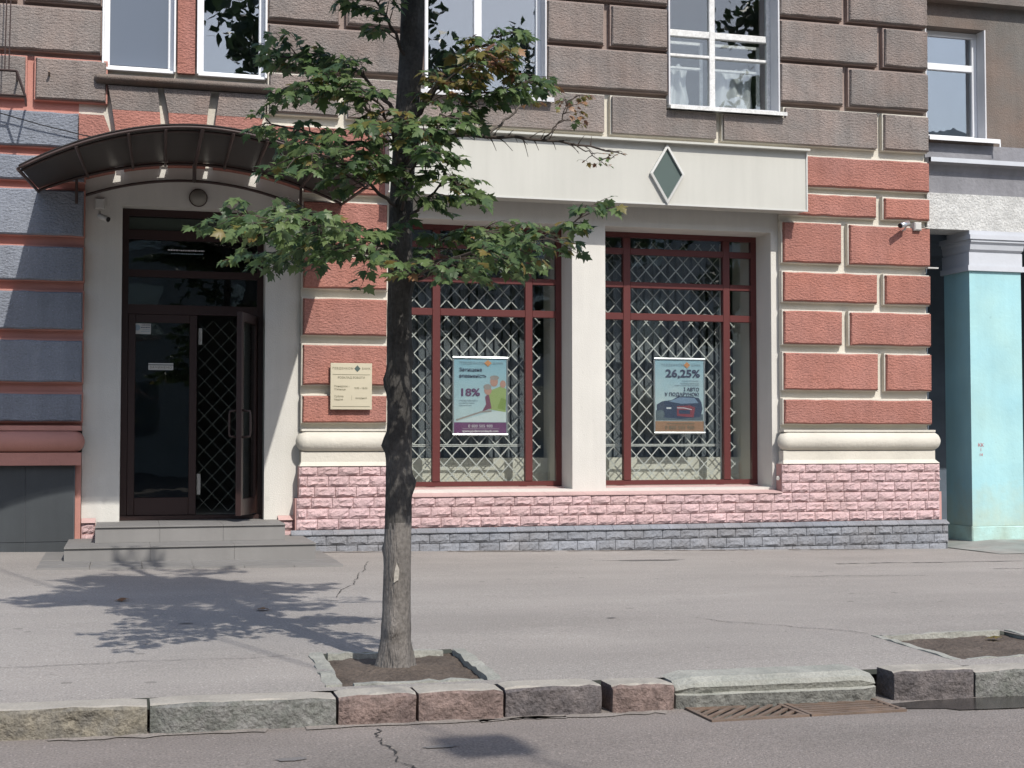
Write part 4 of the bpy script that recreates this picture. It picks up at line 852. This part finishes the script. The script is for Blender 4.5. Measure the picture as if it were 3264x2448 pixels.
tag(MB().box(8.345, 8.47, -.012, .034, 2.898, 2.912).build('metal_strip', 'plastic_grey'), 'thin pale metal strip sticking out at the pilaster corner', 'strip')

# ------------------------------------------------------------------ neighbouring building on the right
nb = thing('neighbouring_building', 'neighbouring brown building with turquoise pillar and pale lintel', 'building', (9.5, .3, 0))
mb = MB(); holes_wall(mb, 8.386, 13, 4.30, 7.0, .12, .5, [(8.42, 9.17, 4.36, 5.60)]); mb.box(8.386, 13, -.02, .5, 5.86, 6.9); mb.build('wall', 'brown_plain', nb)
w = pvc((8.43, 9.165, 4.37, 5.60), [], .27, 'white', fw=.06, reveal='grey_reveal', rail=((5.16, 5.235),), yr=.116); w.parent = nb; w.matrix_parent_inverse = Matrix.Translation(-Vector(nb.location))
MB().box(8.39, 9.27, .0, .2, 4.345, 4.357).box(8.39, 9.27, -.003, .0005, 4.31, 4.344).box(9.255, 9.27, -.006, -.001, 4.27, 4.31).build('sill', 'white', nb)
prof = [(.40, 4.31), (.11, 4.30), (.10, 4.13), (-.02, 4.115), (-.02, 4.065), (.06, 4.05), (.10, 3.98), (.115, 3.74), (.40, 3.74)]
mb = MB(); m = len(prof); mb.add([(8.388, y, z) for y, z in prof] + [(13, y, z) for y, z in prof], [(i, (i + 1) % m, m + (i + 1) % m, m + i) for i in range(m)] + [tuple(range(m))[::-1]]); mb.build('cornice', 'grey_cornice', nb)
mb = MB(); mb.box(8.388, 13, -.024, .02, 4.066, 4.114); mb.build('cornice_fillet', 'capital', nb)
mb = MB(); mb.box(8.386, 13, .06, .45, 3.345, 3.739); mb.build('lintel', 'rough_white', nb)
mb = MB(); mb.box(8.90, 13, .055, .5, 3.30, 3.344)
mb.build('lintel_edge', 'capital', nb)
def pillar(x0, x1, y0, y1):
    mb = MB(); mb.box(x0, x1, y0, y1, .10, 2.905); mb.build('pillar', 'turquoise', nb)
    mb = MB(); mb.cbox(x0 - .008, x1 + .008, y0 - .008, y1 + .008, -.25, .098, .012); mb.build('pillar_foot', 'turquoise_base', nb)
    mb = MB(); mb.box(x0 - .03, x1 + .03, y0 - .03, y1 + .03, 2.906, 2.965); mb.box(x0 - .01, x1 + .01, y0 - .015, y1 + .02, 2.966, 3.11); mb.build('capital', 'capital', nb)
    prof = [(.0, 3.112), (.035, 3.14), (.05, 3.20), (.075, 3.22), (.075, 3.245)]; mb = MB(); v = []
    for d, z in prof: v += [(x0 - d * .3, y0 - d, z), (x1 + d * .3, y0 - d, z), (x1 + d * .3, y1 + d * .2, z), (x0 - d * .3, y1 + d * .2, z)]
    f = [(4 * j + k, 4 * j + (k + 1) % 4, 4 * j + 4 + (k + 1) % 4, 4 * j + 4 + k) for j in range(len(prof) - 1) for k in range(4)] + [tuple(4 * (len(prof) - 1) + k for k in range(4))]
    mb.add(v, f).build('capital', 'capital', nb); MB().box(x0 - .04, x1 + .04, y0 - .09, y1 + .03, 3.247, 3.298).build('abacus', 'capital', nb)
pillar(8.935, 9.585, .12, .62); pillar(11.6, 12.25, .12, .62)
mb = MB(); mb.box(8.39, 13, 2.6, 2.7, -.3, 3.4); mb.box(8.38, 8.39, .09, 2.6, -.3, 3.4); mb.box(8.39, 13, .5, 2.6, 3.36, 3.42); mb.box(13, 13.1, .1, 2.6, -.3, 7); mb.box(8.39, 13, .51, 2.7, 4.25, 4.3); mb.box(8.39, 13, 2.6, 2.7, 4.3, 7); mb.build('passage_wall', 'passage', nb)
mb = MB(); v = []; nx, ny = 20, 8
for j in range(ny + 1):
    for i in range(nx + 1):
        x = 8.55 + 4.0 * i / nx; y = -1.05 + 3.0 * j / ny - .12 * math.sin(x * 2); t_ = min(1, max(0, (y + 1.0) / 1.0)); v.append((x, y, pave_z(x, y) + .004 + .075 * t_ * min(1, (x - 8.55) / .5) + random.uniform(0, .006) * (j > 0)))
mb.add(v, [(j * (nx + 1) + i, j * (nx + 1) + i + 1, (j + 1) * (nx + 1) + i + 1, (j + 1) * (nx + 1) + i) for j in range(ny) for i in range(nx)])
M['green_floor'] = material('worn green concrete', (.24, .27, .25), var=.2, vscale=3, rough=.9, col2=(.27, .25, .23), c2scale=2.5, grain=.12); structure(mb.build('ramp', 'green_floor', None, True))
text('КК', .055, 9.05, .117, .985, 'ink_red', nb, 'CENTER'); text('1', .045, 9.05, .117, .935, 'ink_red', nb, 'CENTER'); text('14', .045, 9.05, .117, .88, 'ink_red', nb, 'CENTER')

# ------------------------------------------------------------------ the maple
tree = thing('maple_tree', 'young maple with dark slim trunk standing in the pavement before the shop', 'tree', (1.29, -6.6, -.08))
TR = [(1.285, -6.60, -.10, .100), (1.287, -6.60, -.04, .092), (1.29, -6.60, .06, .083), (1.293, -6.60, .24, .076), (1.297, -6.60, .70, .073), (1.30, -6.60, 1.16, .069), (1.30, -6.60, 1.60, .069), (1.305, -6.60, 1.85, .066), (1.31, -6.60, 2.20, .065), (1.335, -6.60, 2.66, .063), (1.36, -6.59, 2.97, .068), (1.37, -6.57, 3.25, .064), (1.36, -6.55, 3.8, .055), (1.33, -6.55, 4.5, .042), (1.32, -6.5, 5.3, .028), (1.33, -6.5, 6.0, .012)]
def trunk_at(z):
    for a, b in zip(TR, TR[1:]):
        if a[2] <= z <= b[2]:
            t_ = (z - a[2]) / (b[2] - a[2]); return [a[i] + (b[i] - a[i]) * t_ for i in range(4)]
    return list(TR[-1])
mb = MB(); nz, na = 150, 28
bumps = [(1.02, 2.75, .030, .05), (.83, .25, .032, .05), (.50, 2.6, .018, .035), (1.33, 2.9, .022, .06), (1.85, 0.1, .022, .07), (1.45, -.2, .012, .05), (.12, -1.9, .02, .05), (.40, -1.9, .006, .05), (2.0, 3.0, .03, .07), (2.55, .1, .02, .08)]
rnd = random.Random(11)
for j in range(nz + 1):
    z = -.10 + 6.0 * (j / nz) ** 1.25; x, y, _, r_ = trunk_at(z); r_ *= .90
    for k in range(na):
        a = 2 * math.pi * k / na; rr = r_ * (1 + .035 * math.sin(3 * a + z * 2.1) + .03 * math.sin(5 * a - z * 3.3) + rnd.uniform(-.02, .02)) + (.018 * max(0, .05 - z) / .15) * (1 + math.sin(4 * a + 1)) * .8
        for bz, ba, h_, s_ in bumps:
            da = (a - ba + math.pi) % (2 * math.pi) - math.pi; rr += h_ * math.exp(-((z - bz) ** 2 + (da * r_) ** 2) / (2 * (s_ * .55) ** 2))
        mb.v.append((x + rr * math.cos(a), y + rr * math.sin(a), z))
for j in range(nz):
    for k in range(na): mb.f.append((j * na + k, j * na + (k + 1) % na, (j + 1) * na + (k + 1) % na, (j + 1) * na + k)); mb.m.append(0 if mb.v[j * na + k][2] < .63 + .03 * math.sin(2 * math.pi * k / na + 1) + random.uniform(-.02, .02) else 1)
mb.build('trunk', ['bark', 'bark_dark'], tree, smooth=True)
MB().add([(1.262, -6.675, .345), (1.285, -6.678, .36), (1.29, -6.677, .41), (1.277, -6.675, .445), (1.266, -6.674, .40)], [(0, 1, 2, 3, 4)]).build('bark_scar', 'kerb_top', tree)

LEAF_OUT = [(0, 0), (.16, -.07), (.40, -.03), (.31, .10), (.37, .20), (.62, .46), (.47, .46), (.28, .41), (.33, .66), (.20, .66), (.10, .80), (0, 1.0)]
LEAF_PTS = LEAF_OUT + [(-x, y) for x, y in LEAF_OUT[-2:0:-1]]
def leaf_verts(fold, droop):
    v = [(x, y, -fold * abs(x) - droop * y * y) for x, y in LEAF_PTS]; c = (0, .34, -droop * .1 + .02); return v + [c]
nL = len(LEAF_PTS); LEAF_FACES = [(i, (i + 1) % nL, nL) for i in range(nL)]
LEAF_VARS = [leaf_verts(f, d) for f, d in ((.10, .15), (.25, .35), (.35, .10), (.15, .50), (-.10, .25))]
MATS = ['leaf_a', 'leaf_b', 'leaf_c', 'leaf_d']
LEAF_ME = {}
for vi, vv in enumerate(LEAF_VARS):
    for mn in MATS: LEAF_ME[(vi, mn)] = MB().add(vv, LEAF_FACES).mesh('leaf', mn, True)
LEAVES = []   # (matrix, variant, material)
twigs_n = [0]
def add_leaf(p, dirv, size, mat):
    d = Vector(dirv); d.z *= .4; d = d.normalized() if d.length > 1e-4 else Vector((1, 0, 0))
    droop = random.uniform(-.15, 1.0); tip = (d + Vector((0, 0, -droop))).normalized()
    nrm = Vector((random.gauss(0, .45), random.gauss(-.15, .45), 1.0)); nrm = (nrm - tip * nrm.dot(tip)).normalized(); xx = tip.cross(nrm)
    Mx = Matrix((( xx.x, tip.x, nrm.x, p[0]), (xx.y, tip.y, nrm.y, p[1]), (xx.z, tip.z, nrm.z, p[2]), (0, 0, 0, 1))) @ Matrix.Diagonal((size, size, size, 1))
    LEAVES.append((Mx, random.randrange(5), mat))
def pick(pal): 
    r_ = random.random(); acc = 0
    for k_, w_ in pal.items():
        acc += w_
        if r_ < acc: return k_
    return 'leaf_a'
GREEN = {'leaf_a': .50, 'leaf_b': .48, 'leaf_c': .02}; LIGHT = {'leaf_a': .35, 'leaf_b': .60, 'leaf_c': .05}; MIXED = {'leaf_a': .38, 'leaf_b': .50, 'leaf_c': .10, 'leaf_d': .02}; YELLOW = {'leaf_a': .10, 'leaf_b': .25, 'leaf_c': .45, 'leaf_d': .20}; DRY = {'leaf_c': .3, 'leaf_d': .5, 'leaf_b': .2}
def resample(P, n):
    P = [Vector(p) for p in P]; L = [0]
    for a, b in zip(P, P[1:]): L.append(L[-1] + (b - a).length)
    out = []
    for i in range(n + 1):
        s_ = L[-1] * i / n; k = 0
        while k < len(P) - 2 and L[k + 1] < s_: k += 1
        t_ = (s_ - L[k]) / max(L[k + 1] - L[k], 1e-6); out.append(P[k].lerp(P[k + 1], t_))
    return out
TW = MB()
def branch(P, r0, r1, ntw, tlen, lsize, pal, start=.25, nleaf=3, mat='twig', up=.0, flat=.25, dens=1.0):
    pts = resample(P, 14)
    for i in range(1, 14): pts[i] += Vector((random.uniform(-.012, .012), random.uniform(-.012, .012), random.uniform(-.012, .012)))
    br = MB().tube(pts, [r0 + (r1 - r0) * i / 14 for i in range(15)], 7).build('branch', mat, tree, True)
    tw = MB()
    ntw = int(ntw * (1.75 if pal else 1.2))
    for q in range(ntw):
        u = start + (1 - start) * (q + random.random()) / ntw; k = min(13, int(u * 14)); p = pts[k].lerp(pts[k + 1], u * 14 - k); t_ = (pts[k + 1] - pts[k]).normalized()
        side = 1 if q % 2 else -1; a = random.uniform(.5, 1.2) * side; h = Vector((t_.x * math.cos(a) - t_.y * math.sin(a), t_.x * math.sin(a) + t_.y * math.cos(a), t_.z * .5 + up + random.gauss(0, flat))).normalized()
        L = tlen * random.uniform(.5, 1.15) * (1.1 - .4 * u); e = p + h * L + Vector((0, 0, -.12 * L)); mid = (p + e) / 2 + Vector((0, 0, .06 * L)); tw.tube([p, mid, e], [r1 * .8 + .0015, .002, .0012], 5)
        if pal is None: continue
        for w_ in range(nleaf):
            f_ = .35 + .65 * (w_ + 1) / nleaf; c = p.lerp(mid, f_ * 2) if f_ < .5 else mid.lerp(e, f_ * 2 - 1)
            for s2 in ((-1, 1) if w_ < nleaf - 1 else (-1, 0, 1)):
                if random.random() > dens: continue
                b_ = s2 * random.uniform(.6, 1.2); dv = Vector((h.x * math.cos(b_) - h.y * math.sin(b_), h.x * math.sin(b_) + h.y * math.cos(b_), -.1 + random.uniform(-.2, .2)))
                st_ = c + dv * random.uniform(.02, .05); tw.tube([c, st_], [.001, .0008], 3, cap=False); add_leaf(st_, dv, lsize * random.choice((.34, .44, .50, .56, .62, .72)) * random.uniform(.9, 1.1), pick(pal))
    if tw.v: tw.build('twig', mat, br)
    return pts
# low left tiers
branch([(1.26, -6.62, 1.90), (.99, -6.95, 1.98), (.73, -7.15, 2.03), (.43, -7.25, 2.02)], .013, .004, 20, .26, .10, LIGHT, .15)
branch([(1.27, -6.60, 1.92), (1.08, -6.45, 1.99), (.88, -6.35, 2.02), (.66, -6.25, 1.97)], .011, .003, 16, .25, .10, GREEN, .15)
branch([(1.26, -6.66, 1.88), (.95, -7.20, 1.96), (.70, -7.45, 2.00), (.50, -7.60, 1.94)], .011, .003, 16, .24, .10, LIGHT, .2)
branch([(1.27, -6.63, 1.97), (1.0, -6.75, 2.09), (.8, -6.8, 2.12), (.62, -6.75, 2.10)], .009, .003, 13, .22, .095, GREEN, .2)
# middle left
branch([(1.28, -6.63, 2.20), (1.0, -7.00, 2.30), (.82, -7.2, 2.33), (.67, -7.25, 2.28)], .010, .003, 11, .20, .105, LIGHT, .25)
branch([(1.29, -6.61, 2.36), (1.06, -6.70, 2.50), (.84, -6.72, 2.53), (.62, -6.72, 2.56)], .011, .003, 12, .20, .10, GREEN, .3, nleaf=2)
branch([(1.29, -6.63, 2.30), (1.1, -6.85, 2.40), (.95, -6.95, 2.42), (.82, -7.0, 2.40)], .009, .003, 10, .20, .10, GREEN, .2)
# upper left
branch([(1.30, -6.62, 2.52), (1.12, -6.75, 2.66), (.90, -6.85, 2.78), (.72, -6.9, 2.68)], .010, .003, 12, .20, .10, MIXED, .25)
branch([(1.32, -6.60, 2.62), (1.14, -6.60, 2.84), (.92, -6.60, 2.95), (.70, -6.60, 2.92)], .012, .003, 15, .21, .10, GREEN, .3)
branch([(1.31, -6.63, 2.50), (1.16, -6.9, 2.62), (1.02, -7.0, 2.70), (.92, -7.05, 2.66)], .008, .003, 9, .18, .10, MIXED, .2)
branch([(1.35, -6.61, 2.92), (1.22, -6.7, 3.12), (1.10, -6.75, 3.25), (1.0, -6.75, 3.3)], .010, .003, 9, .18, .10, GREEN, .2)
# right side
branch([(1.37, -6.61, 2.66), (1.50, -6.68, 2.86), (1.66, -6.72, 3.00), (1.84, -6.75, 3.08)], .013, .004, 13, .20, .10, MIXED, .25)
branch([(1.36, -6.62, 2.62), (1.47, -6.85, 2.78), (1.60, -7.0, 2.86), (1.75, -7.05, 2.88)], .010, .003, 15, .19, .095, YELLOW, .2)
branch([(1.36, -6.62, 2.50), (1.50, -6.80, 2.62), (1.68, -6.9, 2.74), (1.88, -6.95, 2.78)], .011, .003, 15, .20, .10, GREEN, .25)
branch([(1.32, -6.64, 2.42), (1.36, -6.9, 2.52), (1.42, -7.05, 2.58), (1.50, -7.1, 2.55)], .009, .003, 8, .16, .10, GREEN, .2)
# leaves in front of the trunk
branch([(1.30, -6.66, 2.18), (1.27, -6.95, 2.30), (1.30, -7.15, 2.38), (1.36, -7.25, 2.36)], .009, .003, 11, .18, .10, GREEN, .25)
branch([(1.31, -6.66, 2.08), (1.36, -6.95, 2.20), (1.44, -7.15, 2.26), (1.52, -7.2, 2.16)], .009, .003, 11, .18, .10, LIGHT, .25)
branch([(1.29, -6.66, 2.40), (1.20, -6.95, 2.48), (1.16, -7.1, 2.52), (1.13, -7.2, 2.46)], .008, .003, 9, .16, .10, MIXED, .2)
# low right
branch([(1.34, -6.64, 1.84), (1.42, -7.1, 1.88), (1.62, -7.55, 1.90), (1.78, -7.8, 1.94), (1.86, -7.9, 2.01)], .012, .003, 22, .20, .095, MIXED, .15)
branch([(1.34, -6.62, 1.90), (1.48, -6.80, 2.02), (1.66, -6.88, 2.06), (1.84, -6.92, 2.02)], .010, .003, 16, .20, .095, MIXED, .2)
branch([(1.34, -6.60, 1.82), (1.50, -6.70, 1.90), (1.68, -6.75, 1.92), (1.85, -6.85, 1.90)], .009, .003, 13, .18, .09, MIXED, .2)
# dead branch reaching right
branch([(1.34, -6.60, 2.55), (1.62, -6.60, 2.575), (1.94, -6.60, 2.585), (2.24, -6.60, 2.565), (2.46, -6.60, 2.54)], .013, .004, 30, .11, .06, None, .2, mat='twig', up=.2, flat=.8)
branch([(1.75, -6.60, 2.58), (1.88, -6.62, 2.70), (2.0, -6.63, 2.82), (2.05, -6.63, 2.88)], .008, .003, 5, .12, .06, DRY, .4, nleaf=1, mat='twig_pale')
branch([(2.05, -6.60, 2.58), (2.12, -6.62, 2.66), (2.18, -6.62, 2.78), (2.22, -6.62, 2.82)], .005, .002, 6, .12, .055, DRY, .4, nleaf=2, mat='twig')
branch([(2.2, -6.60, 2.57), (2.28, -6.6, 2.53), (2.36, -6.6, 2.50), (2.42, -6.6, 2.51)], .004, .0015, 4, .08, .04, DRY, .4, nleaf=1, mat='twig')
# crown above the picture, which throws the pavement shadow
for i in range(30):
    z = random.uniform(3.5, 4.75); a = random.gauss(R(-75), 1.1); L = random.uniform(.5, .95) * (1.15 - .12 * (z - 3)); p = trunk_at(z)
    branch([(p[0], p[1], z), (p[0] + L * .5 * math.cos(a), p[1] + L * .5 * math.sin(a), z + .15), (p[0] + L * math.cos(a), p[1] + L * math.sin(a), z + .22)], .011, .003, 15, .24, .105, GREEN, .2)
for i in range(20):
    z = random.uniform(3.4, 4.2); a = random.gauss(R(-76), .32); L = random.uniform(.75, 1.25); p = trunk_at(z)
    branch([(p[0], p[1], z), (p[0] + L * .5 * math.cos(a), p[1] + L * .5 * math.sin(a), z + .22), (p[0] + L * math.cos(a), p[1] + L * math.sin(a), z + .34)], .011, .003, 15, .24, .11, GREEN, .2, flat=.12)
for i in range(10):
    z = random.uniform(3.4, 4.0); a = random.gauss(R(-142), .3); L = random.uniform(1.0, 1.45); p = trunk_at(z)
    branch([(p[0], p[1], z), (p[0] + L * .5 * math.cos(a), p[1] + L * .5 * math.sin(a), z + .2), (p[0] + L * math.cos(a), p[1] + L * math.sin(a), z + .3)], .011, .003, 16, .24, .11, GREEN, .25, flat=.12)
# the 300 leaves that show largest are single pieces, the rest one mass
camM = Matrix.Rotation(0, 4, 'X'); fwd = Vector((math.sin(R(15.25)) * math.cos(R(2.286)), math.cos(R(15.25)) * math.cos(R(2.286)), math.sin(R(2.286)))); rgt = Vector((math.cos(R(15.25)), -math.sin(R(15.25)), 0)); upv = rgt.cross(fwd)
def shown(Mx):
    p = Mx.translation; v = p - Vector(cam.location); d = v.dot(fwd); sx, sy = v.dot(rgt) / d * 4500 / 1632, v.dot(upv) / d * 4500 / 1224
    if abs(sx) > 1 or abs(sy) > 1.0: return 0
    n_ = Mx.col[2].to_3d(); return (n_.length ** 2) * (abs(n_.normalized().dot(v.normalized())) + .2) / d ** 2
LEAVES.sort(key=lambda q: -shown(q[0]))
for Mx, vi, mn in LEAVES[:300]:
    o = obj('leaf', LEAF_ME[(vi, mn)]); o.parent = tree; o.matrix_local = Matrix.Translation(-WORLD[tree.name]) @ Mx
rest = MB()
for Mx, vi, mn in LEAVES[300:]: rest.add([Mx @ Vector(p) for p in LEAF_VARS[vi]], LEAF_FACES, MATS.index(mn))
fo = rest.build('foliage', MATS, tree, smooth=True); fo['kind'] = 'stuff'
print('leaves', len(LEAVES), 'in view', sum(1 for q in LEAVES if shown(q[0]) > 0))
# fallen leaves
for (x, y), mn, lab in (((-.02, -3.70), 'leaf_d', 'brown fallen leaf in the tree shadow nearer the steps'), ((.86, -4.42), 'leaf_d', 'brown fallen leaf in the tree shadow nearer the trunk'), ((4.78, -6.46), 'leaf_c', 'yellow green fallen leaf in the empty earth pit')):
    o = obj('fallen_leaf', LEAF_ME[(1, mn)]); sz = .09; o.location = (x, y, pave_z(x, y) + (.02 if y > -6 else .0)); o.scale = (sz, sz, sz); o.rotation_euler = (.15, .1, random.uniform(0, 6)); tag(o, lab, 'leaf')

# ------------------------------------------------------------------ tall trees across the street, mirrored in the upper windows
def far_tree(x, y, h, cw, seed, label):
    rnd = random.Random(seed); t = thing('street_tree', label, 'tree', (x, y, ROAD_Z)); 
    MB().tube([(x, y, ROAD_Z - .1), (x + .1, y, h * .3), (x, y + .1, h * .6), (x + .1, y, h * .9)], [.22, .17, .12, .04], 8).build('trunk', 'bark', t, True)
    mb = MB(); cl = []
    for i in range(46):
        a = rnd.uniform(0, 6.28); zz = rnd.uniform(.28, 1.0); rr = cw * math.sqrt(rnd.random()) * (1 - abs(zz - .55) * 1.1); cl.append((x + rr * math.cos(a), y + rr * math.sin(a), h * zz, rnd.uniform(.5, 1.0)))
    for c in cl:
        for q in range(90):
            d = Vector((rnd.gauss(0, 1), rnd.gauss(0, 1), rnd.gauss(0, .8))).normalized() * c[3] * rnd.random() ** .4; p = Vector(c[:3]) + d; s_ = rnd.uniform(.10, .2); a = Vector((rnd.gauss(0, 1), rnd.gauss(0, 1), rnd.gauss(0, 1))).normalized(); b = a.cross(Vector((rnd.gauss(0, 1), rnd.gauss(0, 1), 1))).normalized()
            mb.add([p - a * s_, p + b * s_ * .7, p + a * s_, p - b * s_ * .7], [(0, 1, 2, 3)])
    mb.build('crown', 'far_leaf', t)
far_tree(3.2, -25, 13.5, 2.6, 1, 'tall tree across the street mirrored in the left twin window'); far_tree(7.8, -27, 15, 3.2, 2, 'tall tree across the street mirrored in the middle upper window'); far_tree(13.0, -26, 14, 3.2, 3, 'tall tree across the street mirrored in the old wooden window'); far_tree(18.5, -25, 14, 2.6, 4, 'tall tree across the street mirrored in the neighbouring window')
# unseen box and cable over the road, added to cast the asphalt shadow
hl = thing('hanging_shadow_box', 'unseen box on a cable, added to throw the square shadow on the road', 'shadow caster', (3.06, -14.4, 6.5))
MB().cbox(2.90, 3.22, -14.55, -14.25, 6.40, 6.55, .02).build('housing', 'plastic_grey', hl); MB().tube([(-2.3, .05, 6.95), (3.06, -14.4, 6.65), (10.4, -33.9, 9.0)], .011, 5).build('cable', 'black', hl); MB().tube([(3.06, -14.4, 6.55), (3.06, -14.4, 6.66)], .015, 6).build('hanger', 'black', hl)

# the row across the street that closes the view behind the camera
ob = thing('opposite_building', 'pale four storey building across the street mirrored in the glass', 'building', (4, -34, ROAD_Z))
MB().box(-45, 50, -46, -34, -.4, 12.5).build('wall', 'rough_white', ob)
MB().box(-45.3, 50.3, -46.3, -33.6, 12.5, 12.9).build('cornice', 'grey_cornice', ob)
for i in range(24):
    for z in (1.2, 4.4, 7.4, 10.2): MB().box(-40 + i * 3.6, -38.6 + i * 3.6, -34.1, -33.96, z, z + 1.8).build('window', 'glass_up', ob)
